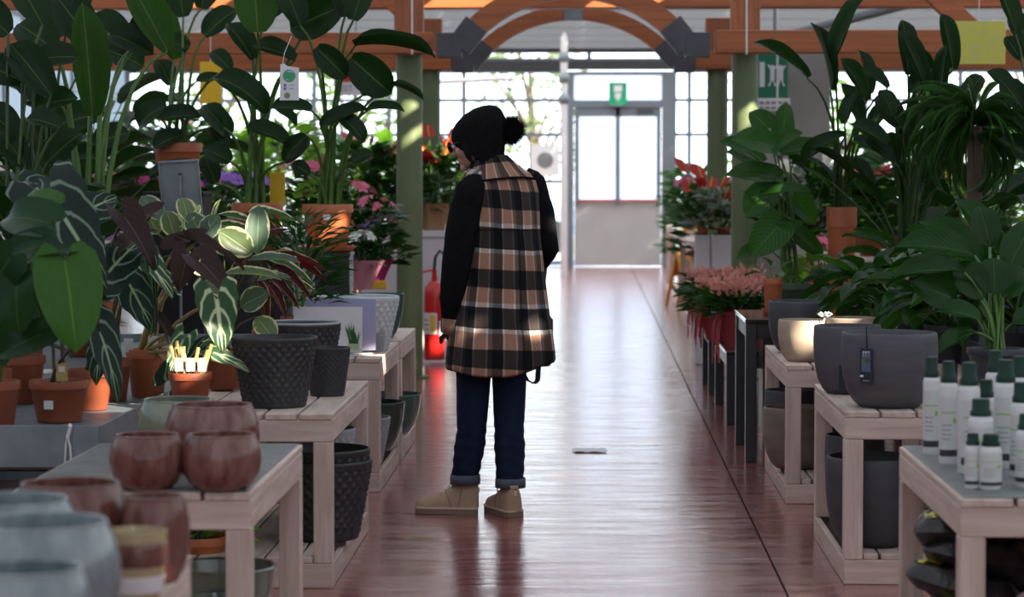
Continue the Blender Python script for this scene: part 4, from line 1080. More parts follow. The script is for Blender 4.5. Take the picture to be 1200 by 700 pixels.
def rosette(root, z0, n, key, L, wr, e0, e1, stem, mat, r=.005, spread=.03, droop=.0, seed=0, sub=None, stems=True, jitter=.3):
    """n leaves around a centre: elevation from e0 (outer) to e1 (inner), each its own object"""
    rr = random.Random(seed); c = root.location + Vector((0, 0, z0))
    for i in range(n):
        f = i / max(1, n - 1)
        a = i * 2.39996 + rr.uniform(-jitter, jitter); e = e0 + (e1 - e0) * f + rr.uniform(-.12, .12)
        ln = L * rr.uniform(.75, 1.15); sl = stem * rr.uniform(.75, 1.2)
        hd = Vector((cos(a), sin(a), 0)); up = Vector((0, 0, 1))
        d1 = hd * cos(e) + up * sin(e)
        b = c + hd * spread * rr.random() + d1 * sl
        d2 = hd * cos(e - .45 - droop) + up * sin(e - .45 - droop)
        k = key if not sub or rr.random() > sub[1] else sub[0]
        nrm = up * cos(e) - hd * sin(e) * .6
        leaf_at(root, k, b, b + d2 * ln, ln * wr * rr.uniform(.85, 1.15), rr.uniform(-.25, .25), face=nrm)
        if stems: stem_to(root, c + hd * spread * .5, b, r, r * .7, mat, .25, n=4, k=4)
def clump(root, z0, n, rad, h, ll, wr, mat, seed=0, name='foliage', up=.3, shape=1.0):
    """many small leaves joined into one part: too small to pick apart"""
    rr = random.Random(seed); mb = MB()
    for i in range(n):
        a = rr.uniform(0, 2 * pi); q = rr.random() ** .5; zz = rr.random()
        p = Vector((cos(a) * q * rad * (1 - .4 * zz * shape), sin(a) * q * rad * (1 - .4 * zz * shape), z0 + zz * h))
        d = Vector((cos(a) * (.5 + q), sin(a) * (.5 + q), up + rr.uniform(-.5, .6))).normalized()
        n_ = Vector((rr.gauss(0, .5), rr.gauss(0, .5), 1)); s = d.cross(n_).normalized(); n_ = s.cross(d)
        L = ll * rr.uniform(.6, 1.2); w = L * wr
        pts = [p, p + d * L * .45 + s * w * .5 + n_ * .06 * L, p + d * L * .45 - s * w * .5 + n_ * .06 * L, p + d * L - n_ * .12 * L, p + d * L * .45]
        mb.add(pts, [(0, 1, 4), (0, 4, 2), (1, 3, 4), (4, 3, 2)], 0, [(.5, 0), (1, .45), (0, .45), (.5, 1), (.5, .45)])
    return tag(mb.build(name, mat, root, True, 0, True), kind='stuff')
def blooms(root, z0, n, rad, h, size, mat, seed=0, pet=5, name='flowers', dome=True):
    rr = random.Random(seed + 77); mb = MB()
    for i in range(n):
        a = rr.uniform(0, 2 * pi); q = rr.random() ** .5
        p = Vector((cos(a) * q * rad, sin(a) * q * rad, z0 + h * (1 - q * q * .5 if dome else rr.random())))
        nr = Vector((cos(a) * q, sin(a) * q, .8)).normalized(); x = nr.orthogonal().normalized(); y = nr.cross(x)
        for k in range(pet):
            b = 2 * pi * k / pet; d = x * cos(b) + y * sin(b); e = nr.cross(d); s = size * rr.uniform(.8, 1.15)
            mb.add([p, p + d * s * .6 + e * s * .35 + nr * s * .15, p + d * s + nr * s * .05, p + d * s * .6 - e * s * .35 + nr * s * .15], [(0, 1, 2, 3)])
    return tag(mb.build(name, mat, root, True, 0), kind='stuff')
def wrap_pot(root, r, h, mat, seed=0, flare=1.55, name='wrap'):
    mb = MB(); rr = random.Random(seed); ph = rr.uniform(0, 6)
    def mod(a, z, i): return 1 + (.02 + .10 * i / 6) * sin(a * 7 + ph) * (1 if i > 1 else .2)
    pr = [(r * (.8 + (flare - .8) * (i / 6) ** 1.5), h * (i / 6)) for i in range(7)]
    mb.lathe(pr, 42, mod=mod, cap=False); mb.lathe([(r * .8, 0.0), (.01, .0)], 12, cap=False)
    return mb.build(name, mat, root, True, 0)

# ---------------------------------------------------------------- LEFT: the near bench
BZ = .607
# bright heart-leaved plant at the front corner
p = Vector((-1.90, 4.50 * K, BZ))
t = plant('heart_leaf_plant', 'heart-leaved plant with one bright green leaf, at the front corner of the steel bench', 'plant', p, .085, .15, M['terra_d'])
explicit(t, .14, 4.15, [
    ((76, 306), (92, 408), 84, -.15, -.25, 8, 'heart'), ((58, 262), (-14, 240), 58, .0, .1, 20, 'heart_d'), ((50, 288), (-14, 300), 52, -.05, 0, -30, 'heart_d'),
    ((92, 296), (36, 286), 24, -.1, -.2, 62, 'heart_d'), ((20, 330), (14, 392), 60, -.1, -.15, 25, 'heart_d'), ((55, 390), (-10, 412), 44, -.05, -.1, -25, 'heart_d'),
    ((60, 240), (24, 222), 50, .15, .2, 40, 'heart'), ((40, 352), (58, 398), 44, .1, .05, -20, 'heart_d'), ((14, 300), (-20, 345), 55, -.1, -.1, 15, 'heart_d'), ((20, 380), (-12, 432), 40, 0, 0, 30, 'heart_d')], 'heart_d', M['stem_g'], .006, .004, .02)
# terracotta pots with alocasias
pots_l = [(68, 4.62, .098, .135, 'dark terracotta pot with white price sticker at the bench corner, white-veined leaves above'),
          (104, 4.86, .080, .14, 'dark terracotta pot second along the bench rim, white-veined dark leaves'),
          (128, 5.06, .078, .15, 'dark terracotta pot third along the bench rim, leaning dark leaves')]
AL = [[((62, 236), (122, 322), 92, .0, -.2, 12, 'aloc'), ((52, 228), (20, 200), 60, .1, .2, 30, 'aloc'), ((118, 392), (146, 470), 46, -.05, -.1, 25, 'aloc'), ((40, 215), (85, 222), 40, .15, .2, -50, 'aloc')],
      [((128, 318), (172, 268), 62, .0, .1, -15, 'aloc'), ((104, 246), (140, 226), 52, .1, .15, 20, 'aloc'), ((150, 286), (182, 262), 40, 0, .05, 60, 'aloc_p'), ((146, 255), (186, 308), 44, -.05, -.1, 35, 'aloc_p'), ((120, 400), (108, 452), 40, -.1, -.15, -20, 'aloc')],
      [((168, 300), (204, 342), 40, .0, -.1, 30, 'aloc_l'), ((150, 330), (182, 390), 52, .0, -.05, 0, 'aloc'), ((178, 252), (128, 262), 36, .1, .1, 55, 'aloc_p'), ((172, 300), (196, 392), 26, -.05, -.05, 55, 'aloc')]]
for (cx, Y, r, h, lb), al in zip(pots_l, AL):
    t = plant('alocasia', lb, 'plant', on(cx, Y, BZ), r, h, M['terra_d'], sticker=(-1.75, h * .45, .03, .028) if cx < 80 else None)
    explicit(t, h * .9, Y - .1, al, 'aloc', M['stem_p'], .006, .004, .03)
    if cx < 80:
        o = MB().box((.02, -r * .5, h + .03), (.036, .003, .06), .001, rz=.1).build('plant_label', P('ochre_label', (.45, .33, .10), .6), t, False)
        MB().box((.02, -r * .5 - .003, h + .04), (.02, .001, .018), 0, rz=.1).build('label_print', M['paper'], o, False); MB().tube([(.02, -r * .5, h - .03), (.02, -r * .5, h + .01)], .003, 5).build('label_stake', M['stem_y'], t)
for cx, Y, r, h, lb in ((24, 5.0, .085, .17, 'dark terracotta pot in shadow behind the corner pot'), (-20, 4.7, .09, .16, 'terracotta pot at the bench end, mostly outside the frame')):
    t = plant('potted_foliage', lb, 'plant', on(cx, Y, BZ), r, h, M['terra_d'])
    rosette(t, h, 9, 'heart_d', .17, .7, .5, 1.2, .18, M['stem_d'], .004, seed=int(cx + 50))
# sunlit terracotta pot with bicolour alocasia
t = plant('alocasia', 'sunlit terracotta pot with an arrow leaf veined in silver, beside the black diamond pots', 'plant', on(172, 5.15, BZ), .078, .175, M['terra'])
explicit(t, .16, 4.95, [((254, 352), (262, 414), 54, -.15, -.2, 5, 'aloc_l'), ((252, 414), (294, 432), 26, -.1, -.1, 35, 'aloc_l'), ((206, 440), (244, 388), 46, 0, 0, 25, 'aloc'),
    ((236, 308), (274, 344), 40, 0, -.1, 30, 'aloc_p'), ((220, 300), (206, 342), 40, .05, 0, 20, 'aloc_p'), ((200, 330), (164, 306), 26, .1, .05, 30, 'aloc_l'), ((196, 392), (182, 356), 20, .05, .05, 40, 'aloc_p'), ((214, 400), (196, 440), 30, -.05, -.1, 10, 'aloc_l'),
    ((228, 284), (288, 300), 20, .1, 0, 60, 'aloc_p'), ((206, 290), (242, 262), 34, .1, .15, -40, 'aloc_p')], 'aloc', M['stem_y'], .010, .005, .035, .4)
for k, (x, z) in enumerate(((-.06, .19), (.03, .2))): MB().box((x, -.05, z), (.035, .003, .05), .001, rz=.2 * k).build('plant_label', M['paper'], t, False)
t = plant('reed_palm', 'cut-back clump of pale yellow canes rising behind the olive bowl', 'plant', on(222, 4.85, BZ), .075, .13, M['terra_d'])
for k in range(11):
    a = R.uniform(0, 6.28); q = Vector((cos(a) * .04, sin(a) * .03, .11)); MB().tube([q, q * 1.3 + Vector((R.uniform(-.03, .03), 0, R.uniform(.04, .10)))], [.008, .006], 6).build('cane', M['stem_y'], t)
for k in range(3): MB().box((-.03 + .04 * k, -.055, .16), (.03, .003, .045), .001, rz=.3 * k - .3).build('plant_label', M['paper'], t, False)
# variegated rubber plant
t = plant('rubber_plant', 'cream-edged rubber plant in front of the grey sign holder', 'plant', on(262, 5.35, BZ), .085, .15, M['terra_d'])
explicit(t, .14, 5.25, [((296, 298), (258, 270), 34, -.1, -.15, 10), ((301, 298), (303, 240), 29, -.05, -.05, 5), ((222, 262), (214, 228), 24, 0, .05, 15), ((236, 280), (256, 252), 26, 0, 0, -10),
    ((190, 258), (166, 228), 26, .1, .1, 20), ((206, 280), (196, 246), 28, .05, .05, -15), ((240, 284), (222, 248), 30, 0, 0, 5), ((262, 322), (330, 318), 20, -.2, -.2, 62), ((290, 306), (352, 300), 20, -.1, -.1, 65),
    ((282, 360), (312, 342), 30, -.1, -.15, 20), ((300, 330), (340, 320), 18, 0, 0, 70), ((250, 320), (224, 300), 30, .1, .1, 10), ((262, 300), (250, 262), 28, .1, .1, -25), ((210, 268), (232, 238), 26, .12, .12, 30), ((300, 372), (322, 396), 28, -.1, -.15, -20), ((268, 350), (252, 330), 26, 0, 0, 30),
    ((186, 275), (172, 250), 22, .15, .15, 0), ((250, 275), (252, 232), 12, .1, .1, 70), ((226, 300), (206, 320), 24, .05, 0, 25), ((240, 330), (276, 345), 26, 0, -.05, -25)], 'rubber', M['stem_p'], .007, .004, .02, .5)
for c in t.children:
    if c.name.startswith('leaf') and R.random() < .4: c.data = LM['rubber_d']
# red and white splashed plants
t = plant('prayer_plant', 'spiky plant with white-splashed leaves with red undersides, above the black pots', 'plant', on(318, 5.95, BZ), .085, .16, M['terra_d'])
explicit(t, .15, 5.75, [((296, 262), (258, 243), 12, 0, -.1, 50), ((290, 250), (342, 244), 14, 0, -.1, 55), ((300, 300), (372, 318), 16, -.1, -.15, 50), ((310, 305), (384, 300), 12, -.05, -.1, 55, 'strom_r'), ((318, 312), (368, 342), 14, -.1, -.2, 35, 'strom_r'),
    ((322, 300), (388, 318), 10, 0, -.1, 50, 'strom_r'), ((308, 320), (352, 352), 13, -.1, -.2, 30, 'strom_r'), ((300, 326), (318, 382), 16, -.1, -.15, 20, 'strom_r'), ((312, 330), (340, 370), 13, -.15, -.2, 25, 'strom_r'), ((290, 268), (246, 256), 11, .1, 0, 50), ((300, 262), (330, 268), 12, .1, 0, 60, 'strom_r'), ((328, 292), (352, 312), 16, -.05, -.1, 20),
    ((300, 280), (268, 262), 10, 0, 0, 45, 'strom_r'), ((306, 284), (336, 262), 10, 0, 0, 45, 'strom_r'), ((292, 300), (262, 330), 12, .05, 0, 35, 'strom_r'), ((312, 322), (372, 330), 12, .05, 0, 45, 'strom')], 'strom', M['stem_p'], .005, .003, .02, .5)
# feathery green plant by the sunlit pot
t = plant('parlour_palm', 'feathery fresh green plant beside the sunlit terracotta pot', 'plant', on(350, 6.45, BZ), .085, .17, M['terra_d'])
clump(t, .22, 420, .17, .38, .12, .16, M['fern'], 5, up=.5, shape=.2)
for k in range(7):
    a = k * .9; MB().tube([(0, 0, .14), (.04 * cos(a), .04 * sin(a), .3), (.12 * cos(a), .12 * sin(a), .48)], .004, 5).build('stem', M['stem_g'], t)

# ---------------------------------------------------------------- LEFT: tall plants
# bright banana-like plant
t = plant('banana_plant', 'tall plant with pale thick stalks and one bright upright leaf, far left', 'plant', on(104, 6.35, BZ), .13, .24, M['terra_d'])
explicit(t, .2, 6.3, [((108, 136), (99, 0), 46, 0, 0, 12, 'banana'), ((196, 60), (150, -30), 44, .2, .2, -15, 'banana'), ((150, 60), (102, 12), 50, .35, .35, 20), ((160, 58), (190, 5), 45, .3, .3, -20), ((128, 40), (180, 55), 40, .25, .2, 35), ((70, 120), (20, 90), 40, .1, 0, 25), ((64, 60), (20, 20), 48, .1, .1, 20),
    ((112, 60), (60, -20), 50, .4, .4, 10)], 'strel', M['stem_g'], .018, .007, .05, .75)
# dark strelitzias at the left edge
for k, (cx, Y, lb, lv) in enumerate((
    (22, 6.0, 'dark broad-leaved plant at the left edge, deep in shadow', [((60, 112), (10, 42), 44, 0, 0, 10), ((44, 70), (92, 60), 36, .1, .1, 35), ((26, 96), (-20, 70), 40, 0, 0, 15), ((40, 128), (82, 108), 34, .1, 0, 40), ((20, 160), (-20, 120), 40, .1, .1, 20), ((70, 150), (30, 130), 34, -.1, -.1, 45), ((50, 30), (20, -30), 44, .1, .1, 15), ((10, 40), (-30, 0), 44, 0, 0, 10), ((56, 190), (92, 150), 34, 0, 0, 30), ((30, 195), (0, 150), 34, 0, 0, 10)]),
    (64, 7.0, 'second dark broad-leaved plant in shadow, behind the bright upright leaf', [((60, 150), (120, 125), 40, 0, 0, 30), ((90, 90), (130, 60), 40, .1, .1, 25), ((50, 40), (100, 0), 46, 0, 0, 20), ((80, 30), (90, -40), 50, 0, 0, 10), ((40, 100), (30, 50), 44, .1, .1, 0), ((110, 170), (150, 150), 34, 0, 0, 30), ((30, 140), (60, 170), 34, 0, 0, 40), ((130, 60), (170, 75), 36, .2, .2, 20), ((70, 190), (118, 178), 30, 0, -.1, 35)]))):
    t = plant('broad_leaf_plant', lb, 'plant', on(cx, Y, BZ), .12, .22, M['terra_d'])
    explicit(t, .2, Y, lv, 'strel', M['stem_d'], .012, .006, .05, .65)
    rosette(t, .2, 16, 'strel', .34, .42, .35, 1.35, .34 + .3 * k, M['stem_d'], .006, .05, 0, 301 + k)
t = plant('broad_leaf_plant', 'tall dark broad-leaved plant standing on the far-left table, behind the bright upright leaf', 'plant', on(92, 8.75, .951), .13, .24, M['terra_d'])
for k, (n_, sl) in enumerate(((14, .2), (14, .45), (12, .75))): rosette(t, .22, n_, 'strel', .36, .46, .55, 1.4, sl, M['stem_d'], .006, .06, 0, 401 + k)
# terracotta pot at the back
S2 = on(209, 7.9, 1.331)
t = plant('bird_of_paradise', 'tall broad-leaved plant in the terracotta pot behind the grey sign holder', 'plant', S2, .135, .27, M['terra'])
explicit(t, .25, 7.9, [((196, 124), (152, 136), 30, 0, -.1, 40, 'strel_droop'), ((188, 140), (232, 128), 26, -.1, -.15, 45), ((236, 128), (274, 146), 30, -.1, -.2, 35, 'strel_droop'), ((222, 56), (190, 44), 26, 0, 0, 30), ((240, 42), (274, 6), 30, 0, 0, 25), ((205, 70), (176, -12), 34, .1, .1, 20, 'banana'), ((270, 82), (248, 56), 22, -.2, -.2, 20),
    ((230, 96), (262, 88), 18, -.1, -.1, 50), ((200, 100), (186, 66), 26, .1, .1, 20), ((215, 20), (205, -40), 36, 0, 0, 0), ((236, 10), (250, -50), 36, 0, 0, 0), ((215, 158), (176, 168), 26, -.1, -.15, 40), ((245, 150), (268, 170), 24, -.1, -.15, 30)], 'strel', M['stem_g'], .012, .006, .06, .7)
S3 = on(302, 7.4, 1.021)
t = plant('bird_of_paradise', 'tall broad-leaved plant in the middle terracotta pot, silvery leaf at top', 'plant', S3, .135, .255, M['terra'])
explicit(t, .23, 7.3, [((302, 38), (297, -34), 52, -.1, -.1, 5, 'banana'), ((255, 92), (316, 106), 36, -.1, -.25, 40, 'strel_droop'), ((346, 70), (296, 44), 26, 0, 0, 35), ((400, 8), (334, 34), 50, 0, 0, 10), ((296, 70), (270, 20), 30, .1, .1, 30), ((262, 150), (240, 118), 28, .1, .1, 30), ((290, 150), (340, 160), 26, -.1, -.2, 45), ((270, 190), (240, 170), 28, 0, 0, 25), ((334, 190), (360, 158), 26, 0, 0, 25),
    ((285, 110), (250, 84), 22, 0, 0, 40), ((312, 20), (345, -40), 40, .1, .1, 10), ((252, 215), (240, 180), 24, .1, .1, 10), ((318, 125), (352, 142), 20, -.1, -.1, 50)], 'strel', M['stem_g'], .013, .006, .07, .7)
S4 = on(384, 7.3, H + .426)
t = plant('bird_of_paradise', 'tall broad-leaved plant in the sunlit terracotta pot with a saucer', 'plant', S4, .132, .225, M['terra'], saucer=True, sticker=(-1.5, .16, .035, .028))
explicit(t, .215, 7.2, [((371, 56), (406, 90), 31, -.15, -.2, 5), ((411, 68), (458, 110), 44, -.1, -.15, 0), ((416, 54), (506, 40), 15, -.1, -.3, 72), ((414, 24), (428, -30), 34, 0, 0, 10), ((458, 100), (498, 106), 9, -.1, -.2, 72), ((376, 150), (428, 118), 22, -.1, -.1, 40), ((398, 138), (430, 152), 24, -.1, -.2, 40, 'strel_droop'), ((365, 130), (314, 118), 24, -.1, -.1, 40), ((425, 112), (440, 96), 18, 0, 0, 30), ((404, 20), (400, -50), 40, .1, .1, 15),
    ((360, 160), (330, 182), 24, 0, 0, 30), ((352, 30), (330, -30), 36, .1, .1, 10), ((430, 130), (470, 120), 14, -.1, -.2, 60), ((412, 190), (436, 176), 18, -.1, -.1, 30), ((362, 205), (342, 188), 18, 0, 0, 20)], 'strel', M['stem_g'], .012, .006, .06, .72)

# ---------------------------------------------------------------- RIGHT: near rows on the dark bench
RZ = .66
def nursery_plant(cx, Y, r, h, label, n, L, wr, key, sub, seed, stem=.16, e0=.2, e1=1.25, droop=.1):
    t = plant('peace_lily', label, 'plant', on(cx, Y, RZ), r, h, M['nursery'])
    rosette(t, h * .9, n, key, L, wr, e0, e1, stem, M['stem_g'], .005, .03, droop, seed, sub)
    return t
nursery_plant(1018, 6.9, .085, .145, 'glossy dark-leaved plant in a slate pot, the first behind the charcoal pots', 30, .23, .42, 'peace', ('peace_l', .3), 21, .17)
nursery_plant(1057, 6.35, .105, .15, 'glossy dark-leaved plant in a slate pot, second in the row behind the tagged pot', 34, .24, .42, 'peace', ('peace_l', .3), 22, .18)
nursery_plant(1092, 6.9, .095, .15, 'glossy dark-leaved plant in a slate pot, third along, set farther back', 30, .23, .42, 'peace', ('peace_l', .25), 23, .18)
nursery_plant(1108, 5.75, .085, .155, 'dark-leaved plant in a slate pot, in front of the broad fan-leaved one', 22, .22, .45, 'peace', ('peace_l', .2), 24, .15)
nursery_plant(1130, 6.4, .09, .16, 'dark-leaved plant in a slate pot behind the broad fan-leaved one', 28, .26, .42, 'peace', ('peace_l', .3), 25, .22)
t = plant('fan_leaf_plant', 'plant with a fan of broad upright leaves in the slate pot nearest the bottles', 'plant', on(1168, 5.2, RZ), .105, .125, M['nursery'])
explicit(t, .12, 5.2, [((1150, 352), (1126, 300), 42, 0, 0, 15), ((1166, 346), (1164, 298), 44, 0, 0, 0), ((1176, 350), (1200, 306), 38, 0, 0, -15), ((1150, 376), (1100, 350), 30, -.1, -.1, 50), ((1144, 390), (1098, 398), 26, -.1, -.2, 55), ((1186, 380), (1230, 360), 30, 0, 0, 40), ((1142, 300), (1060, 268), 40, .1, 0, 42), ((1130, 320), (1052, 302), 30, 0, -.1, 50), ((1150, 310), (1090, 245), 40, .2, .15, 35), ((1180, 320), (1210, 250), 40, .1, .1, 10), ((1120, 352), (1078, 330), 42, 0, -.1, 20), ((1160, 290), (1150, 236), 36, .3, .3, 10), ((1170, 300), (1130, 220), 34, .4, .4, 30)], 'peace', M['stem_g'], .007, .005, .03, .5)
nursery_plant(1200, 5.7, .10, .16, 'dark-leaved plant cut by the picture edge, beside the broad fan-leaved one', 26, .30, .45, 'peace', ('peace_l', .2), 27, .26)
nursery_plant(1070, 7.5, .10, .16, 'glossy plant of the back row, its leaves standing over the others', 28, .27, .42, 'peace', ('peace_l', .4), 28, .24)
nursery_plant(1150, 7.2, .10, .16, 'leafy plant of the back row below the ponytail palm', 26, .28, .40, 'peace_l', ('peace', .5), 29, .24)
# drooping strap-leaved plant at right edge
t = plant('spider_plant', 'arching grassy plant cut by the picture edge, over the slate pots', 'plant', on(1232, 5.6, RZ), .09, .30, M['nursery'])
rosette(t, .28, 46, 'strap', .46, .055, .6, 1.4, .02, M['stem_g'], .003, .03, -.35, 61, stems=False)
# ponytail palm
p = on(1141, 7.0, RZ)
t = plant('ponytail_palm', 'ponytail palm with a brown trunk and a mop of thin arching leaves', 'plant', p, .13, .2, M['nursery'])
zt_ = zt(148, 7.0) - p.z
MB().lathe([(.075, .17), (.07, .25), (.045, .36), (.036, .5), (.034, zt_)], 16, mod=lambda a, z, i: 1 + .06 * sin(a * 5 + i)).build('trunk', M['bark'], t)
rosette(t, zt_ - .01, 105, 'strap', .38, .024, .2, 1.45, .02, M['stem_g'], .003, .03, -.4, 62, ('strap_b', .4), stems=False, jitter=2)
rosette(t, zt_ - .06, 55, 'strap', .36, .024, -.4, .6, .02, M['stem_g'], .003, .03, -.3, 63, ('strap_b', .5), stems=False, jitter=2)
# tall strelitzias on the right
t = plant('bird_of_paradise', 'tall plant with spear-like furled leaves in a terracotta pot, right of the green column', 'plant', on(986, 7.9, RZ), .085, .585, M['terra'])
explicit(t, .55, 7.7, [((946, 92), (892, 40), 18, 0, -.1, 40), ((973, 106), (966, 20), 15, 0, 0, 45), ((977, 76), (1003, -14), 24, 0, 0, 30), ((1016, 118), (990, 62), 22, .1, .1, 25), ((1018, 110), (1014, 54), 18, 0, 0, 40), ((1040, 104), (1012, 74), 18, -.1, -.1, 40), ((990, 146), (998, 104), 18, -.1, -.1, 30), ((1008, 150), (992, 92), 22, 0, 0, 30), ((990, 160), (930, 172), 22, -.1, -.2, 45, 'strel_droop'), ((1000, 165), (1040, 175), 22, -.1, -.2, 45), ((1022, 150), (1036, 118), 20, 0, 0, 20)], 'strel', M['stem_d'], .010, .005, .04, .7)
t = plant('bird_of_paradise', 'tall plant with broad upright leaves behind the slate pots, under the yellow trap', 'plant', on(1062, 7.6, RZ), .12, .3, M['nursery'])
explicit(t, .27, 7.4, [((1064, 88), (1062, 18), 24, .1, .1, 15), ((1084, 102), (1060, 30), 24, -.05, -.05, 20), ((1117, 82), (1108, 10), 22, .1, .1, 15), ((1100, 132), (1106, 48), 21, -.1, -.1, 10), ((1070, 110), (1086, 74), 24, .0, .0, 30), ((1046, 135), (1034, 102), 22, 0, 0, 25), ((1056, 150), (1030, 110), 30, .1, .1, 20), ((1090, 150), (1080, 100), 30, .2, .2, 10), ((1040, 170), (1000, 138), 24, 0, 0, 35), ((1046, 190), (1016, 158), 20, 0, 0, 35), ((1120, 140), (1132, 96), 26, .1, .1, 20), ((1130, 120), (1150, 84), 24, .2, .2, 15), ((1080, 60), (1096, 130), 14, .2, .1, 40)], 'strel', M['stem_d'], .011, .006, .05, .75)
for k, sl in enumerate((.45, .7)): rosette(t, .27, 9, 'strel', .30, .30, .8, 1.5, sl, M['stem_d'], .006, .05, -.3, 411 + k)
t = plant('broad_leaf_plant', 'dark plant with hanging leaves at the top right picture corner', 'plant', on(1215, 6.9, RZ), .12, .3, M['nursery'])
explicit(t, .27, 6.9, [((1190, 40), (1176, -20), 24, 0, 0, 30), ((1196, 70), (1180, 40), 20, 0, 0, 20), ((1212, 60), (1186, 12), 30, .1, .1, 20), ((1200, 130), (1176, 90), 30, 0, 0, 20), ((1190, 110), (1160, 78), 22, .1, .1, 35), ((1220, 150), (1190, 128), 30, 0, 0, 20), ((1215, 190), (1178, 160), 30, 0, -.1, 30)], 'strel', M['stem_d'], .01, .005, .05, .7)
t = plant('broad_leaf_plant', 'dark leafy plant filling the gap behind the ponytail palm', 'plant', on(1150, 8.1, RZ), .12, .3, M['nursery'])
rosette(t, .3, 24, 'strel', .34, .32, .4, 1.35, .38, M['stem_d'], .006, .04, .0, 71)
# plant in the green pot
p = on(927, 7.94, .62)
t = plant('philodendron', 'tall leafy plant with sunlit stalks in the green plastic pot', 'plant', p, .122, .205, M['green_pot'])
explicit(t, .19, 7.9, [((905, 172), (862, 156), 40, -.1, -.2, 45), ((903, 170), (936, 152), 26, 0, -.1, 30), ((908, 208), (853, 196), 34, -.1, -.2, 45), ((892, 228), (948, 214), 26, -.15, -.25, 52), ((915, 262), (880, 298), 46, -.15, -.25, 10), ((900, 226), (872, 250), 44, .1, .05, 25), ((898, 258), (940, 262), 22, -.1, -.15, 55), ((880, 180), (848, 160), 28, .1, 0, 50), ((916, 180), (990, 160), 30, .15, .1, 48), ((890, 190), (854, 172), 30, .15, .1, 45), ((930, 190), (975, 208), 22, .1, .05, 55), ((900, 150), (880, 128), 34, .2, .2, 25), ((930, 230), (960, 262), 34, .1, .1, 25), ((935, 275), (968, 300), 26, 0, 0, 20), ((890, 290), (862, 300), 22, .1, .05, 40), ((918, 160), (920, 118), 30, .25, .25, 15)], 'phil', M['stem_g'], .007, .0045, .05, .75)
# terracotta pot on black table
t = plant('potted_foliage', 'small leafy plant in a slim terracotta pot on the nearest black table', 'plant', on(906, 7.28, .711), .052, .165, M['terra'], saucer=True)
rosette(t, .17, 9, 'peace_l', .09, .6, .4, 1.3, .07, M['stem_g'], .003, .02, 0, 72)

# pink-flowered plants in red wrap
M['tassel'] = M['red_wrap']
def pink_plant(cx, Y, z, r, label, seed, streamers):
    t = plant('pink_flowering_plant', label, 'plant', on(cx, Y, z), r * .55, .17, M['terra_d'], group='pink flowering plants in red wrap')
    wrap_pot(t, r * .60, .20, M['red_wrap'], seed, 1.35)
    clump(t, .19, 190, r * 1.25, .12, .13, .34, M['peace_l'].copy() if False else M['foliage'], seed, up=.25)
    rr = random.Random(seed); mb = MB()
    for k in range(62):                                   # upright pink plumes, each a short spike of petals
        a = rr.uniform(0, 6.28); q = rr.random() ** .5 * r * 1.1; b = Vector((cos(a) * q, sin(a) * q, .29 + rr.uniform(0, .05))); d = Vector((cos(a) * .25 * q / r, sin(a) * .25 * q / r, 1)).normalized()
        d = (d + Vector((rr.gauss(0, .28), rr.gauss(0, .28), 0))).normalized(); L = rr.uniform(.02, .085); x = d.orthogonal().normalized(); y = d.cross(x)
        for i in range(5):
            tt = i / 5; c = b + d * L * tt; w = .021 * (1 - .5 * tt); an = i * 2.0 + a; e = x * cos(an) + y * sin(an)
            mb.add([c, c + e * w + d * .012, c + d * .045 * (1 - .3 * tt), c - e * w * .8 + d * .012], [(0, 1, 2, 3)])
    tag(mb.build('plumes', M['salmon'], t, True, 0), kind='stuff')
    for k in range(streamers):
        a = pi + rr.uniform(-.95, 1.0); q = r * .80; ln = rr.uniform(.16, .30)
        pts = [Vector((cos(a) * q, sin(a) * q, .20)), Vector((cos(a) * (q + .025), sin(a) * (q + .025), .13)), Vector((cos(a) * (q + .03), sin(a) * (q + .03), .04)), Vector((cos(a) * (q + .03 + rr.uniform(-.01, .012)), sin(a) * (q + .03), .20 - ln))]
        s = Vector((-sin(a), cos(a), 0)) * rr.uniform(.006, .013); vs = []
        for i, p_ in enumerate(pts): vs += [p_ - s * (1 if i < 3 else .6), p_ + s * (1 if i < 3 else .6) + Vector((.006 * sin(i * 3), 0, 0))]
        MB().add(vs, [(2 * i, 2 * i + 1, 2 * i + 3, 2 * i + 2) for i in range(3)]).build('streamer', M['red_wrap'], t)
    MB().box((-r * .95, -.03, .215), (.03, .05, .003), .0005, M=Matrix.Rotation(.5, 4, 'X')).build('white_tag', M['paper'], t, False)
    return t
pink_plant(862, 8.3, .421, .135, 'pink-plumed plant in red wrap with streamers, nearest the terracotta pot', 3, 14)
pink_plant(840, 8.66, .421, .135, 'pink-plumed plant in red wrap with streamers, second from the front', 5, 13)
pink_plant(830, 9.4, .421, .135, 'pink-plumed plant in red wrap with streamers, third from the front by the white planters', 8, 10)
pink_plant(885, 8.6, .421, .12, 'pink-plumed plant in red wrap, set back behind the front ones', 9, 0)
pink_plant(866, 9.45, .421, .13, 'pink-plumed plant in red wrap, rearmost of the bunch', 12, 0)
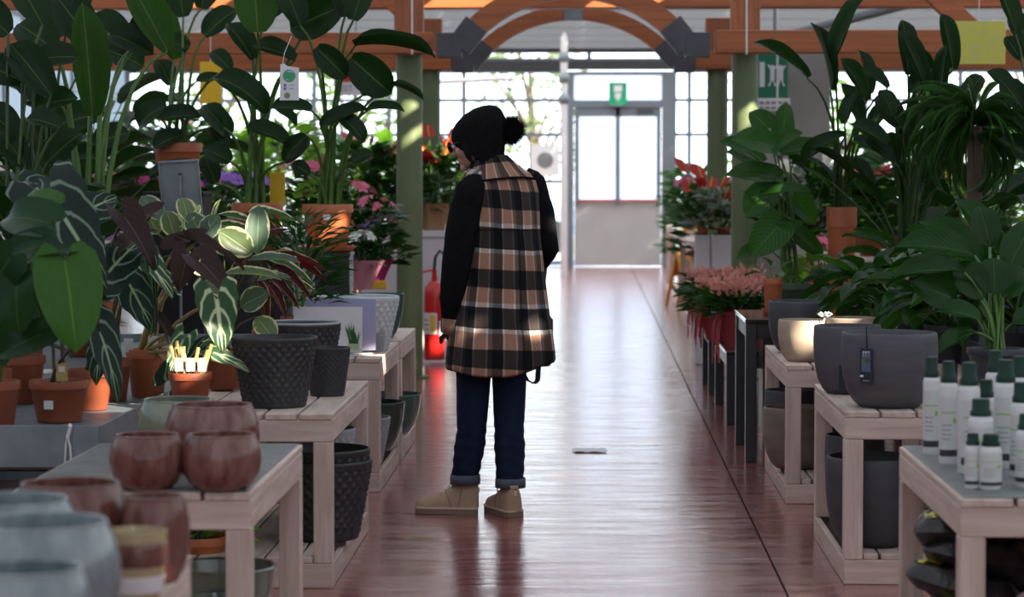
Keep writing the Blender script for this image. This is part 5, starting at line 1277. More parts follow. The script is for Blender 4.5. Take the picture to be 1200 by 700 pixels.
# ---------------------------------------------------------------- flowering and leafy plants farther back
def pot_plant(name, label, p, pr, ph, potmat, wrap=None, leaf=(180, .16, .22, .12, .4, 'foliage'), flower=None, seed=1, anth=None, cat='plant', kraft=False, group=None):
    t = plant(name, label, cat, p, pr, ph, potmat)
    if wrap: wrap_pot(t, pr * 1.1, ph * 1.15, wrap, seed, 1.5)
    n, rad, h, ll, wr, mt = leaf
    clump(t, ph * .9, n, rad, h, ll, wr, M[mt], seed)
    for k in range(5): MB().tube([(0, 0, ph * .8), (rad * .3 * cos(k * 1.3), rad * .3 * sin(k * 1.3), ph + h * .6)], .005, 5).build('stem', M['stem_d'], t)
    if flower:
        n, size, mt, fh = flower; blooms(t, ph + h * fh, n, rad * .8, h * .35, size, M[mt], seed)
    if anth:                                            # a few large spathes, each a part
        rr = random.Random(seed + 3)
        for k in range(anth[0]):
            a = k * 2.4 + rr.uniform(-.3, .3); q = rad * rr.uniform(.3, .9)
            b = t.location + Vector((cos(a) * q, sin(a) * q, ph + h * rr.uniform(.75, 1.25)))
            d = Vector((cos(a), sin(a), .35 + anth[3])).normalized()
            s = leaf_at(t, anth[2], b, b + d * anth[1], anth[1] * .8, 0, 'spathe', face=(-.15, -.6, .8))
            s.data = anth_mesh(anth[2], anth[4]); MB().tube([b - t.location, b - t.location + d * anth[1] * .3 + Vector((0, -.03, .06))], .006, 5).build('spadix', M['yellow_p'], t)
            MB().tube([(0, 0, ph), b - t.location], .003, 4).build('flower_stem', M['stem_g'], t)
    return t
_am = {}
def anth_mesh(k, m):
    if (k, m) not in _am:
        me = LM[k].copy(); me.materials[0] = M[m]; _am[(k, m)] = me
    return _am[(k, m)]
CZ = 1.001
# on the white counter (left, beyond the column)
pot_plant('anthurium', 'red anthurium in a kraft paper wrap on the white counter, next to the shopper', on(508, 11.14, CZ), .10, .18, M['terra_d'], M['kraft'], (170, .25, .45, .16, .5, 'foliage'), None, 4, (9, .15, 'anth', .3, 'red'))
pot_plant('anthurium', 'deep pink anthurium on the white counter, behind the green column', on(468, 11.14, CZ), .09, .16, M['terra_d'], M['pink_wrap'], (170, .26, .5, .17, .5, 'foliage'), None, 5, (8, .09, 'anth', .3, 'pink'))
pot_plant('anthurium', 'dark-leaved anthurium with pink flowers on the white counter, left of the column', on(432, 11.14, CZ), .09, .16, M['terra_d'], M['lilac_wrap'], (170, .28, .5, .18, .5, 'foliage'), None, 6, (8, .09, 'anth', .3, 'pink'))
pot_plant('poinsettia', 'low red-flowered plant on the white counter, partly behind the shopper', on(545, 11.9, CZ) - Vector((.0, 0, 0)), .08, .14, M['terra'], M['red_wrap'], (120, .2, .3, .12, .5, 'foliage'), (16, .05, 'red', .7), 7) if False else None
t = pot_plant('kraft_bag_plant', 'plant in a brown paper bag, seen between the tall stems and the fire sign', on(408, 11.14, CZ), .10, .2, M['kraft'], M['kraft'], (120, .22, .3, .13, .5, 'lime'), None, 8)
# on the brown table
for cx, Y, lb, wr, fl, sd, hh in ((436, 8.5, 'bushy dark-leaved plant with pink flowers in magenta wrap, on the brown display table', 'magenta', 'pink', 11, .34), (414, 8.75, 'bushy dark-leaved plant in lilac wrap at the back of the brown display table', 'lilac_wrap', 'pink', 12, .42),
    (424, 8.36, 'small plant in pink cellophane at the front of the brown display table', 'pink_wrap', 'white_p', 13, .16), (372, 8.7, 'plant with large dark leaves on the brown display table, behind the sunlit pot', 'purple', 'pink', 14, .55)):
    pot_plant('wrapped_plant', lb, on(cx, Y, .7505), .075, .15, M['terra_d'], M[wr], (150, .19 if hh > .2 else .1, hh, .14 if hh > .2 else .07, .5, 'peace'), (10, .045, fl, .8), sd)
# far-left table: orchids and pink pots
for k, (cx, Y, fl, wr) in enumerate(((262, 9.6, 'purple', 'pink_wrap'), (236, 9.9, 'pink', 'white'), (205, 9.5, 'pink', 'pink_wrap'), (290, 10.2, 'purple', 'white'), (160, 9.8, 'magenta', 'white'), (125, 10.4, 'pink', 'lilac_wrap'), (185, 10.8, 'lilac_wrap', 'kraft'))):
    adj = ('purple-flowered plant in pink wrap, right of the back terracotta pot', 'pink-flowered plant in a white pot behind the sign holder', 'pink-flowered plant in pink wrap behind the sign holder', 'purple-flowered plant in a white pot between the tall stems', 'magenta-flowered plant behind the bright upright leaf', 'pink-flowered plant in lilac wrap by the pale stalks, far back', 'lilac-flowered plant in kraft wrap at the back of the far-left table')[k]
    pot_plant('flowering_plant', adj, on(cx, Y, .951), .09, .15, M['white'], M[wr], (130, .22, .3, .14, .4, 'foliage'), (24, .06, fl, .75), 30 + k)
# leafy masses on the far-left floor, each in its own tub
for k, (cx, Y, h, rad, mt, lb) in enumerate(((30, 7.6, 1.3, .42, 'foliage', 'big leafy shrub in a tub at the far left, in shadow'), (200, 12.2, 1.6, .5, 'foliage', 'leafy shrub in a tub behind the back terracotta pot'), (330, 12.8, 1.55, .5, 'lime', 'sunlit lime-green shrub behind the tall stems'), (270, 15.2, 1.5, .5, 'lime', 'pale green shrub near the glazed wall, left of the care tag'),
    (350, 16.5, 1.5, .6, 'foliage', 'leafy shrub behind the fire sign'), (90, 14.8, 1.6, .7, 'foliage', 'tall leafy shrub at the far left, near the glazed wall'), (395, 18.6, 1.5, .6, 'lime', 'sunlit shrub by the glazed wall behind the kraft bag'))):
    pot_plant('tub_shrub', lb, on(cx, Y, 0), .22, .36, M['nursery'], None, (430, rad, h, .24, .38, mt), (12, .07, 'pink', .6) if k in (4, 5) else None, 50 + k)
# left far tables
for k, (x, y, z, mt, fl, h, lb) in enumerate(((-1.62, 13.35, .851, 'foliage', 'red', .62, 'red-flowered bush on the far left table, nearest its corner'), (-1.65, 14.15, .851, 'foliage', 'pink', .75, 'pink-flowered bush on the far left table, second along'), (-1.62, 14.98, .851, 'lime', 'white_p', .7, 'white-flowered lime bush on the far left table, at its far end'), (-1.65, 16.95, .851, 'foliage', 'red', .75, 'red-flowered bush on the farthest left table'), (-1.65, 18.2, .851, 'lime', 'yellow_p', .8, 'yellow-flowered lime bush on the farthest left table'))):
    pot_plant('flowering_plant', lb, Vector((x, y * K, z)), .12, .18, M['terra'], None, (200, .34, h, .17, .45, mt), (20, .06, fl, .8), 70 + k)
# right: planters' plants and flowering pots past the column
pot_plant('anthurium', 'red-flowered anthurium rising from the slim white planter', on(823, 10.75, .985), .045, .05, M['terra'], None, (90, .20, .30, .14, .5, 'foliage'), None, 81, (6, .11, 'anth', .3, 'red'))
pot_plant('red_wrapped_plant', 'small plant in a red paper sleeve behind the slim white planter', on(829, 11.9, .80), .07, .22, M['red_wrap'], M['red_wrap'], (60, .12, .2, .1, .4, 'foliage'), (8, .05, 'red', .6), 82) if False else None
pot_plant('silver_foliage_plant', 'silvery grey-leaved plant spilling from the wider white planter', on(848, 10.75, .985), .06, .05, M['terra_d'], None, (150, .24, .26, .16, .45, 'silver'), None, 83)
for k, (x, y, z, mt, fl, wr, lb) in enumerate(((1.12, 13.6, .801, 'foliage', 'white_p', 'kraft', 'white and pink flowers in a white box pot on the far right table'), (1.25, 14.5, .801, 'foliage', 'pink', 'white', 'pink-flowered pot on the far right table, second along'), (1.6, 13.8, .801, 'foliage', 'red', 'terra', 'red-flowered bush on the far right table, rear row'), (1.12, 15.9, .821, 'foliage', 'magenta', 'yellow', 'magenta flowers in a yellow pot on the farthest right table'), (1.2, 16.9, .821, 'foliage', 'pink', 'white', 'pink-flowered pot on the farthest right table, second along'), (1.6, 16.2, .821, 'foliage', 'white_p', 'white', 'white-flowered bush on the farthest right table, rear row'), (1.6, 17.4, .821, 'lime', 'red', 'terra', 'red-flowered bush on the farthest right table, by the glazing'), (1.55, 14.7, .801, 'foliage', 'salmon', 'terra', 'salmon-flowered bush on the far right table, far corner'))):
    pot_plant('flowering_plant', lb, Vector((x, y * K, z)), .10, .18, M[wr], None, (120, .24, .36, .15, .45, mt), (22, .055, fl, .8), 90 + k)
pot_plant('anthurium', 'tall red anthurium between the two right-hand green columns', on(836, 12.4, .55), .12, .2, M['terra_d'], M['red_wrap'], (200, .34, .62, .2, .5, 'foliage'), None, 101, (8, .16, 'anth', .3, 'red'))
plinth('grey stand under the tall red anthurium between the columns', on(836, 12.4, 0), .36, .36, .549, M['galv'])
# right: behind the green pot
t = pot_plant('white_peace_lily', 'peace lily with white spathes behind the plant in the green pot', on(948, 9.5, .851), .10, .18, M['terra_d'], None, (150, .30, .42, .22, .38, 'peace'), None, 111, (9, .16, 'spathe', .7, 'white_p'))
pot_plant('wrapped_plant', 'bushy pink-flowered plant in magenta wrap, right of the green pot', on(958, 8.95, .55), .10, .2, M['terra_d'], M['magenta'], (110, .16, .22, .12, .4, 'lime'), (26, .05, 'pink', .9), 112)
plinth('brown wooden stand under the magenta-wrapped plant', on(958, 8.95, 0), .34, .34, .549, M['wooden_table'])
t = plant('white_pot_plant', 'young plant in a slim white pot beside the magenta wrap', 'plant', on(937, 9.3, .851), .05, .13, M['white'])
rosette(t, .12, 8, 'peace_l', .12, .6, .4, 1.3, .10, M['stem_g'], .003, .02, 0, 113)
for k, (cx, Y, mt, fl, lb) in enumerate(((985, 9.6, 'foliage', None, 'leafy pot on the right rear table, beside the peace lily'), (1020, 10.2, 'foliage', 'pink', 'pink-flowered pot on the right rear table'), (1000, 10.8, 'lime', None, 'light green pot at the back of the right rear table'), (1060, 9.6, 'foliage', 'red', 'red-flowered pot on the right rear table, behind the slate row'), (1100, 10.4, 'lime', 'yellow_p', 'yellow-flowered pot on the right rear table, behind the palm trunk'), (1130, 9.7, 'foliage', 'yellow_p', 'yellow-speckled plant on the right rear table, hidden by strap leaves'))):
    pot_plant('flowering_plant' if fl else 'leafy_plant', lb, on(cx, Y, .851), .10, .17, M['terra_d'], None, (150, .27, .42, .18, .42, mt), (16, .05, fl, .8) if fl else None, 120 + k)
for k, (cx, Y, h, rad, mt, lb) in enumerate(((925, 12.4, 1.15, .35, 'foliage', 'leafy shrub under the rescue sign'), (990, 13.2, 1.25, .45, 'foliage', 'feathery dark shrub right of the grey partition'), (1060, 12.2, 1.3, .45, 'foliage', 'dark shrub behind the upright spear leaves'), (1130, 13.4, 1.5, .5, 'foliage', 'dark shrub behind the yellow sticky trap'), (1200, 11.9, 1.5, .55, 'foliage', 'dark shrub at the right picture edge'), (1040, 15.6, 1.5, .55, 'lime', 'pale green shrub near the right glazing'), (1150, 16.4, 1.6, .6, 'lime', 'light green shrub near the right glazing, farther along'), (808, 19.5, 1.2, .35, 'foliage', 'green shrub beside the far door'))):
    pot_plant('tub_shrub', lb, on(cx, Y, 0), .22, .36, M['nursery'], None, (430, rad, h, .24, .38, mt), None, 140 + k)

# leafy row along the glazed end wall
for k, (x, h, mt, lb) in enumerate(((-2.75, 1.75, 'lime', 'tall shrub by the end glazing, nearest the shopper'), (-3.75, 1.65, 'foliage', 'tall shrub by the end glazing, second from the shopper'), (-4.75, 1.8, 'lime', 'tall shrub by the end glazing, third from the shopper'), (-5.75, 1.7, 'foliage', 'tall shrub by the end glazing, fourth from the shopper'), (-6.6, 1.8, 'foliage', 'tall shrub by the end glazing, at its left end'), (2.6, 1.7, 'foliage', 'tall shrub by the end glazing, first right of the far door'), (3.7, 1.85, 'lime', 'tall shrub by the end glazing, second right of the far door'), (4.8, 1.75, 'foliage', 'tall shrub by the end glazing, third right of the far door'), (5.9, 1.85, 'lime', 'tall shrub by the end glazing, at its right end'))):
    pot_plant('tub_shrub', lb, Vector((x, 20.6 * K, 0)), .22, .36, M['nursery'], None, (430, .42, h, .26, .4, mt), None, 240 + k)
# greenery glimpsed beneath the tables on the left
for k, (cx, Y, lb) in enumerate(((232, 4.9, 'green and yellow leafy pot on the floor behind the mauve bowl table'), (300, 5.9, 'light green leafy pot on the floor behind the black pot table'))):
    pot_plant('leafy_plant', lb, on(cx, Y, .001), .10, .16, M['terra'], None, (90, .16, .2, .11, .5, 'lime'), None, 160 + k)

# ---------------------------------------------------------------- outside: trees, a clipped hedge and a parked car beyond the glass
def tree(x, y, h, rad, mt, label, seed):
    t = thing('tree', label, 'tree', (x, y, -.05)); rr = random.Random(seed)
    MB().tube([(0, 0, 0), (.05, .1, h * .3), (-.05, 0, h * .75)], [.16, .12, .05], 8).build('trunk', M['bark'], t)
    for k in range(6):
        a = k * 1.1 + seed; MB().tube([(0, 0, h * (.25 + .06 * k)), (cos(a) * rad * .5, sin(a) * rad * .5, h * (.45 + .06 * k)), (cos(a) * rad * .9, sin(a) * rad * .9, h * (.6 + .06 * k))], [.06, .04, .015], 5).build('branch', M['bark'], t)
    clump(t, h * .2, 650, rad, h * .8, .34, .5, mt, seed, 'crown', up=.2)
M['out1'] = leafmat('outdoor_green', (.10, .15, .04), rough=.6, tl=.4, jig=.4); M['out2'] = leafmat('outdoor_yellow', (.11, .12, .085), rough=.6, tl=.4, jig=.4)
for k, (x, y, h, r, mt, lb) in enumerate(((-1.3, 38, 5.2, 1.5, 'out2', 'bare-looking yellowish tree outside, right above the shopper'), (-4.6, 33, 4.2, 1.3, 'out1', 'green tree outside the glazing, left of the shopper'), (-8.0, 36, 5.0, 1.6, 'out1', 'green tree outside behind the fire sign'), (-11.8, 33, 4.6, 1.6, 'out2', 'yellowish tree outside behind the tall left plants'), (-16, 38, 6, 2.0, 'out1', 'green tree outside at the far left'), (4.6, 36, 4.0, 1.8, 'out1', 'green tree outside right of the far door'), (9.5, 35, 4.4, 2.2, 'out2', 'yellowish tree outside behind the spear leaves'), (14, 37, 5, 2.5, 'out1', 'green tree outside at the far right'))):
    tree(x, y * 1.5, h, r, M[mt], lb, 200 + k)
t = thing('parked_car', 'pale blue parked car blurred beyond the glazing beside the shopper', 'car', (-1.9, 31.0 * 1.6, -.05))
mb = MB(); prof = [(-1.9, .35), (-1.95, .6), (-1.75, .8), (-1.1, .88), (-.6, 1.38), (.7, 1.40), (1.3, .95), (1.85, .85), (1.95, .55), (1.9, .35)]
n = len(prof); vs = []
for s_, k in ((-.8, 1), (-.72, 0), (.72, 0), (.8, 1)):
    for x, z in prof: vs.append((x if k == 0 or z > .9 else x, s_ * (.86 if z > 1 else 1), z - (.05 if k and z > .6 else 0)))
fs = []
for a in range(3):
    for i in range(n - 1): fs.append((a * n + i, a * n + i + 1, (a + 1) * n + i + 1, (a + 1) * n + i))
fs += [tuple(range(n)), tuple(range(3 * n, 4 * n))[::-1]]
mb.add(vs, fs); mb.build('body', P('pale_blue_car', (.25, .36, .55), .3, coat=.6), t, True, .5)
for x in (-1.2, 1.2):
    for y in (-.72, .72):
        w = MB().lathe([(.18, -.1), (.31, -.1), (.33, -.06), (.33, .06), (.31, .1), (.18, .1)], 20).build('wheel', M['blackm'], t); w.location = (x, y, .33); w.rotation_euler = (pi / 2, 0, 0)
for sg in (-1, 1): MB().box((.05, sg * .70, 1.13), (1.15, .05, .36), .02).build('side_window', M['black'], t, False)
# ---------------------------------------------------------------- the shopper (x right, y away from the camera, z up; feet on the floor)
PX = G(588, 603)
def U(px, py, d=0.0):            # pixel -> figure space at depth offset d
    r_ = ray(px, py); q = CAM + r_ * ((PX.y + d) / r_.y); return Vector((q.x - PX.x, d, q.z))
person = thing('person', 'shopper in a black and tan plaid sleeveless coat, black bobble hat, jeans and beige boots', 'person', (PX.x, PX.y, 0))
M['skin'] = P('skin', (.50, .27, .20), .5, (.44, .22, .16), 18)
M['knit'] = P('black_knit', (.005, .005, .006), .95, (.009, .009, .010), 60, bump=.5, bs=160, spec=.1)
M['sleeve'] = P('black_wool', (.005, .005, .006), .95, (.008, .008, .009), 40, bump=.3, bs=90, spec=.1)
M['denim'] = P('dark_denim', (.007, .013, .033), .85, (.011, .020, .046), 18, (1, 1, .3), bump=.2, bs=160, spec=.15)
M['denim_cuff'] = P('denim_inside', (.075, .095, .125), .85, (.055, .07, .1), 60)
M['suede'] = P('beige_suede', (.42, .30, .205), .9, (.35, .24, .16), 14, bump=.15, bs=120)
M['sole'] = P('tan_sole', (.20, .15, .11), .7); M['welt'] = P('pale_welt', (.56, .46, .36), .7)
M['hair'] = P('dark_hair', (.010, .007, .006), .7, spec=.1)
M['glove'] = P('black_glove', (.012, .012, .013), .8)

def capsule(mb, a, b, ra, rb, n=12):
    a, b = Vector(a), Vector(b); d = (b - a); L = d.length; d.normalize()
    pts, rad = [], []
    for i in range(5): t = pi / 2 * (1 - i / 4); pts.append(a - d * ra * sin(t)); rad.append(max(.002, ra * cos(t)))
    for i in range(1, 5): t = pi / 2 * (i / 4); pts.append(b + d * rb * sin(t)); rad.append(max(.002, rb * cos(t)))
    mb.tube(pts, rad, n)
PHI = radians(34)
rt, fw = Vector((cos(PHI), sin(PHI), 0)), Vector((-sin(PHI), cos(PHI), 0))     # her right-hand side, her front
FD = Vector((-.90, .36, -.24)).normalized()                                    # where the face looks
HC = U(556, 164)                                                               # head centre
mb = MB()
hipL, hipR = U(556, 440) + Vector((0, .0, .06)), U(597, 440) + Vector((0, .02, .06))
kneeL, kneeR = U(553, 505, .0), U(597, 505, -.01); ankL, ankR = U(545, 561, .02), U(598, 565, -.04)
ankL.y, ankR.y = .02, -.045
for h, k, a in ((hipL, kneeL, ankL), (hipR, kneeR, ankR)):
    capsule(mb, h, k, .060, .048); capsule(mb, k, a, .050, .034); capsule(mb, a, Vector((a.x, a.y, .06)), .034, .034)
capsule(mb, (hipL + hipR) / 2 + Vector((0, 0, .10)), U(588, 330), .12, .12, 16); capsule(mb, U(588, 330), U(586, 245), .125, .13, 16)
shL, shR = U(556, 222) - rt * 0 + Vector((0, -.10, 0)), U(622, 216) + Vector((0, .09, 0))
capsule(mb, shL, shR, .06, .06); capsule(mb, U(584, 225), U(573, 190), .07, .056); capsule(mb, U(575, 195), HC, .056, .06)
elL, wrL = U(535, 312, -.13), U(532, 384, -.06); elR, wrR = U(640, 292, .10), U(612, 318, .30)
capsule(mb, shL, elL, .048, .038); capsule(mb, elL, wrL, .038, .026); capsule(mb, shR, elR, .048, .038); capsule(mb, elR, wrR, .038, .026)
# head: skull, jaw, nose, brow, lips, ear
side = FD.cross(Vector((0, 0, 1))).normalized(); upv = side.cross(FD).normalized()
HM = Matrix((side, FD, upv)).transposed().to_4x4()
def hp(x, y, z): return HC + side * x + FD * y + upv * z
mb.ball(HC + upv * .02, (.074, .092, .085), 20, 12, 0, HM); mb.ball(hp(0, .022, -.045), (.056, .066, .070), 18, 12, 0, HM)
capsule(mb, hp(0, .088, .004), hp(0, .106, -.030), .008, .012); mb.ball(hp(0, .103, -.036), (.015, .011, .009), 10, 6, 0, HM)
mb.ball(hp(0, .082, .018), (.045, .014, .012), 12, 6, 0, HM); mb.ball(hp(0, .084, -.065), (.022, .011, .006), 10, 6, 0, HM); mb.ball(hp(0, .082, -.076), (.020, .011, .007), 10, 6, 0, HM)
mb.ball(hp(0, .074, -.102), (.024, .018, .015), 10, 6, 0, HM)
for sx in (-1, 1):
    mb.ball(hp(sx * .046, .050, -.036), (.024, .028, .026), 10, 8, 0, HM); mb.ball(hp(sx * .076, -.012, -.012), (.010, .020, .032), 10, 8, 0, HM)
# hands: palm, four bent fingers and a thumb
def hand(w, d, palm_n, s=1.0):
    d = d.normalized(); n = (palm_n - d * palm_n.dot(d)).normalized(); x = d.cross(n)
    c = w + d * .045 * s; T = Matrix((x, d, n)).transposed().to_4x4()
    mb.ball(c, (.040 * s, .050 * s, .018 * s), 12, 8, 0, T)
    for i, (ox, L) in enumerate(((-.029, .066), (-.010, .076), (.010, .072), (.028, .056))):
        a = w + d * .082 * s + x * ox * s; b = a + (d * .85 + n * .35).normalized() * L * .45 * s; e = b + (d * .45 + n * .9).normalized() * L * .35 * s; f = e + (n * .95 - d * .2).normalized() * L * .28 * s
        capsule(mb, a - d * .02, b, .0095 * s, .009 * s, 8); capsule(mb, b, e, .009 * s, .0085 * s, 8); capsule(mb, e, f, .0085 * s, .0075 * s, 8)
    a = w + d * .025 * s - x * .036 * s; b = a + (d * .6 - x * .7 + n * .3).normalized() * .034 * s; e = b + (d * .85 + n * .5).normalized() * .028 * s
    capsule(mb, a, b, .012 * s, .0105 * s, 8); capsule(mb, b, e, .0105 * s, .009 * s, 8)
hand(wrL, Vector((.12, .30, -1)), fw + rt * .4, .86); hand(wrR, Vector((-.75, .4, .15)), -fw, .86)
body = mb.build('body', [M['skin']], person, True, 0)
rm = body.modifiers.new('fuse', 'REMESH'); rm.mode = 'VOXEL'; rm.voxel_size = .0068; rm.use_smooth_shade = True
smo = body.modifiers.new('smooth', 'SMOOTH'); smo.factor = .5; smo.iterations = 3

def loft(rings, n, mat, name, par=person, cap=False, uvs=None, fn=None, ang=0, span=(0, 2 * pi), post=None):
    """rings: (centre, axis a, axis b, ra, rb); seam kept apart so that the cloth can carry its own UV in metres"""
    mb = MB(); vs, uv, fs = [], [], []; acc = 0
    for i, (c, a, b, ra, rb) in enumerate(rings):
        if i: acc += (Vector(c) - Vector(rings[i - 1][0])).length
        for j in range(n + 1):
            th = span[0] + (span[1] - span[0]) * j / n
            k = fn(th, i) if fn else 1
            vs.append(Vector(c) + Vector(a) * ra * cos(th) * k + Vector(b) * rb * sin(th) * k); vs[-1] = vs[-1] + post(vs[-1], i) if post else vs[-1]; uv.append(uvs(th, vs[-1], i) if uvs else (th * .2, acc))
    for i in range(len(rings) - 1):
        for j in range(n): q = i * (n + 1) + j; fs.append((q, q + 1, q + n + 2, q + n + 1))
    if cap: fs.append(tuple(range(n))[::-1]); fs.append(tuple(range((len(rings) - 1) * (n + 1), (len(rings) - 1) * (n + 1) + n)))
    return mb.add(vs, fs, 0, uv).build(name, mat, par, True, ang, True)

# plaid wool cloth: bands along v (height) crossed with stripes along u (metres round the body), woven through each other
def plaid():
    m, n, l, b = newmat('plaid_wool')
    uv = n.new('ShaderNodeUVMap'); sp = n.new('ShaderNodeSeparateXYZ'); l.new(uv.outputs[0], sp.inputs[0])
    TAN, BLK, WHT, GRY = (.32, .175, .12, 1), (.006, .006, .007, 1), (.62, .60, .57, 1), (.05, .045, .045, 1)
    def ramp(src, period, off, stops):
        f = math_n(n, l, 'FRACT', math_n(n, l, 'MULTIPLY_ADD', src, 1 / period, off))
        r = n.new('ShaderNodeValToRGB'); cr = r.color_ramp; cr.interpolation = 'LINEAR'
        els = []
        for k, (p, c) in enumerate(stops):
            nxt = stops[k + 1][0] if k + 1 < len(stops) else 1
            els += [(p + .006, c), (nxt - .006, c)]
        cr.elements[0].position, cr.elements[0].color = els[0]; cr.elements[1].position, cr.elements[1].color = els[-1]
        for p, c in els[1:-1]: e = cr.elements.new(p); e.color = c
        l.new(f, r.inputs[0]); return r.outputs[0]
    nz0 = n.new('ShaderNodeTexNoise'); nz0.inputs['Scale'].default_value = 9; l.new(uv.outputs[0], nz0.inputs['Vector'])
    wob = math_n(n, l, 'MULTIPLY', math_n(n, l, 'SUBTRACT', nz0.outputs[0], .5), .012)
    v = math_n(n, l, 'ADD', sp.outputs[1], wob); u = math_n(n, l, 'ADD', sp.outputs[0], wob)
    rows = ramp(v, .328, OFFV, [(0, BLK), (.27, WHT), (.325, TAN), (.505, BLK), (.745, TAN), (.945, WHT)])
    cols = ramp(u, .122, .35, [(0, TAN), (.36, WHT), (.43, GRY), (.58, BLK), (.93, WHT)])
    nz = n.new('ShaderNodeTexNoise'); nz.inputs['Scale'].default_value = 420; nz.inputs['Detail'].default_value = 2; l.new(uv.outputs[0], nz.inputs['Vector'])
    mr = n.new('ShaderNodeMapRange'); mr.inputs[1].default_value = .40; mr.inputs[2].default_value = .60; mr.inputs[3].default_value = 0; mr.inputs[4].default_value = .22; l.new(nz.outputs[0], mr.inputs[0])
    mm = n.new('ShaderNodeMix'); mm.data_type = 'RGBA'; mm.blend_type = 'MULTIPLY'; mm.inputs['Factor'].default_value = 1; l.new(rows, mm.inputs[6]); l.new(cols, mm.inputs[7])
    gm = n.new('ShaderNodeGamma'); gm.inputs[1].default_value = .5; l.new(mm.outputs[2], gm.inputs[0])     # geometric mean of the two yarns
    l.new(mix_n(n, l, mr.outputs[0], gm.outputs[0], rows), b.inputs['Base Color'])
    b.inputs['Roughness'].default_value = .95; b.inputs['Specular IOR Level'].default_value = .15; b.inputs['Sheen Weight'].default_value = .02
    bp = n.new('ShaderNodeBump'); bp.inputs['Strength'].default_value = .3; bp.inputs['Distance'].default_value = .004; l.new(nz.outputs[0], bp.inputs['Height']); l.new(bp.outputs[0], b.inputs['Normal'])
    return m
z0b = U(588, 383).z          # bottom edge of one black band
OFFV = -(z0b - .328 * 3) / .328
M['plaid'] = plaid()
def cuv(th, p, i): return (th * .215, p.z + .012 * cos(th + PHI) if i > 2 else p.z)
C = lambda px, py, d=0: U(px, py, d)
def fold(th, i):
    k = max(0, i - 3) / 8
    return 1 + .022 * k * sin(th * 7 + .8) + .014 * k * sin(th * 11 + i * .4) + .006 * noise.noise(Vector((cos(th) * 3, sin(th) * 3, i * .7)))
coat_rings = []
for px, py, a, b in ((581, 192, .088, .082), (583, 203, .150, .095), (584, 212, .172, .112), (585, 225, .178, .128), (586, 250, .176, .138), (586, 275, .178, .142), (587, 300, .186, .146), (587, 325, .196, .150), (587, 350, .208, .156), (587, 375, .220, .163), (588, 400, .232, .170), (588, 422, .243, .177), (588, 434, .247, .180), (588, 437, .243, .176), (588, 434, .238, .171)):
    coat_rings.append((U(px, py), rt, fw, a, b))
def hem_tilt(p, i):
    k = max(0, min(1, (i - 6) / 6)); return Vector((0, 0, k * (.055 * sm(.02, .26, p.x) + .028 * sm(-.05, -.26, p.x) - .006)))
loft(coat_rings, 72, M['plaid'], 'coat', fn=fold, uvs=cuv, post=hem_tilt)
# coat details: yoke seam, back seam, armhole bindings, hem band
def around(t0, t1, i0, f, r, name, mat, n=24):
    pts = []
    for k in range(n + 1):
        th = t0 + (t1 - t0) * k / n; j = i0 + f; a = int(j); g = j - a
        A, B = coat_rings[a], coat_rings[a + 1]
        c = A[0] * (1 - g) + B[0] * g; ra = A[3] * (1 - g) + B[3] * g; rb = A[4] * (1 - g) + B[4] * g; kf = fold(th, a) * (1 - g) + fold(th, a + 1) * g + .004
        pts.append(c + rt * ra * cos(th) * kf + fw * rb * sin(th) * kf)
    return MB().tube(pts, r, 5).build(name, mat, person)
around(pi * 1.08, pi * 1.92, 4, .75, .0022, 'yoke_seam', M['sleeve'])
pts = []
for i in range(5, 13):
    c, a, b, ra, rb = coat_rings[i]; th = -pi * .50; k = fold(th, i) + .003; pts.append(c + rt * ra * cos(th) * k + fw * rb * sin(th) * k)
MB().tube(pts, .0016, 5).build('back_seam', M['sleeve'], person)
# standing, folded collar
def coll(th, i): return 1 + .02 * sin(3 * th + i)
cr = []
for c, a, b in ((U(583, 208), .162, .128), (U(580, 200), .136, .112), (U(577, 190), .105, .092), (U(574, 183), .088, .080), (U(573, 181), .083, .076), (U(575, 190), .078, .07)): cr.append((c, rt, fw, a, b))
def tiltc(rings, amt):
    return rings
mb = MB(); vs = []; uv = []; fs = []; n = 48
for i, (c, a, b, ra, rb) in enumerate(cr):
    for j in range(n + 1):
        th = 2 * pi * j / n; p_ = c + rt * ra * cos(th) + fw * rb * sin(th)
        p_.z -= .040 * (sin(th) * .5 + .5) ** 1.2 + .012 * max(0, -cos(th))       # lower towards her front
        vs.append(p_); uv.append((th * .19 + .05, -(i * .028) + .76))
for i in range(len(cr) - 1):
    for j in range(n): q = i * (n + 1) + j; fs.append((q, q + 1, q + n + 2, q + n + 1))
mb.add(vs, fs, 0, uv).build('collar', M['plaid'], person, True, 0, True)
MB().tube([vs[j] + Vector((0, 0, .001)) for j in range(n + 1)], .0042, 5, cap=False).build('collar_shade', M['sleeve'], person)  # dark tube stands in for the shade in the gap under the collar
# sleeves
def sleeve(pts, rad, name):
    P_ = []
    for i in range(len(pts) - 1):
        for k in range(5): t = k / 5; P_.append((Vector(pts[i]).lerp(Vector(pts[i + 1]), t), rad[i] * (1 - t) + rad[i + 1] * t))
    P_.append((Vector(pts[-1]), rad[-1]))
    rings = []
    for i, (p, r) in enumerate(P_):
        d = (P_[min(i + 1, len(P_) - 1)][0] - P_[max(0, i - 1)][0]).normalized(); a = d.cross(Vector((0, 1, .2))).normalized(); b = d.cross(a)
        rings.append((p, a, b, r, r))
    return loft(rings, 24, M['sleeve'], name, fn=lambda th, i: 1 + .035 * noise.noise(Vector((cos(th) * 1.5, sin(th) * 1.5, i * .8))) + .018 * sin(i * 2.1 + th), cap=True)
sleeve([shL + Vector((.035, .03, .035)), shL + Vector((-.008, -.01, -.01)), U(543, 262, -.12), elL, U(531, 350, -.10), wrL + Vector((0, 0, .015))], [.050, .068, .070, .062, .056, .050], 'sleeve')
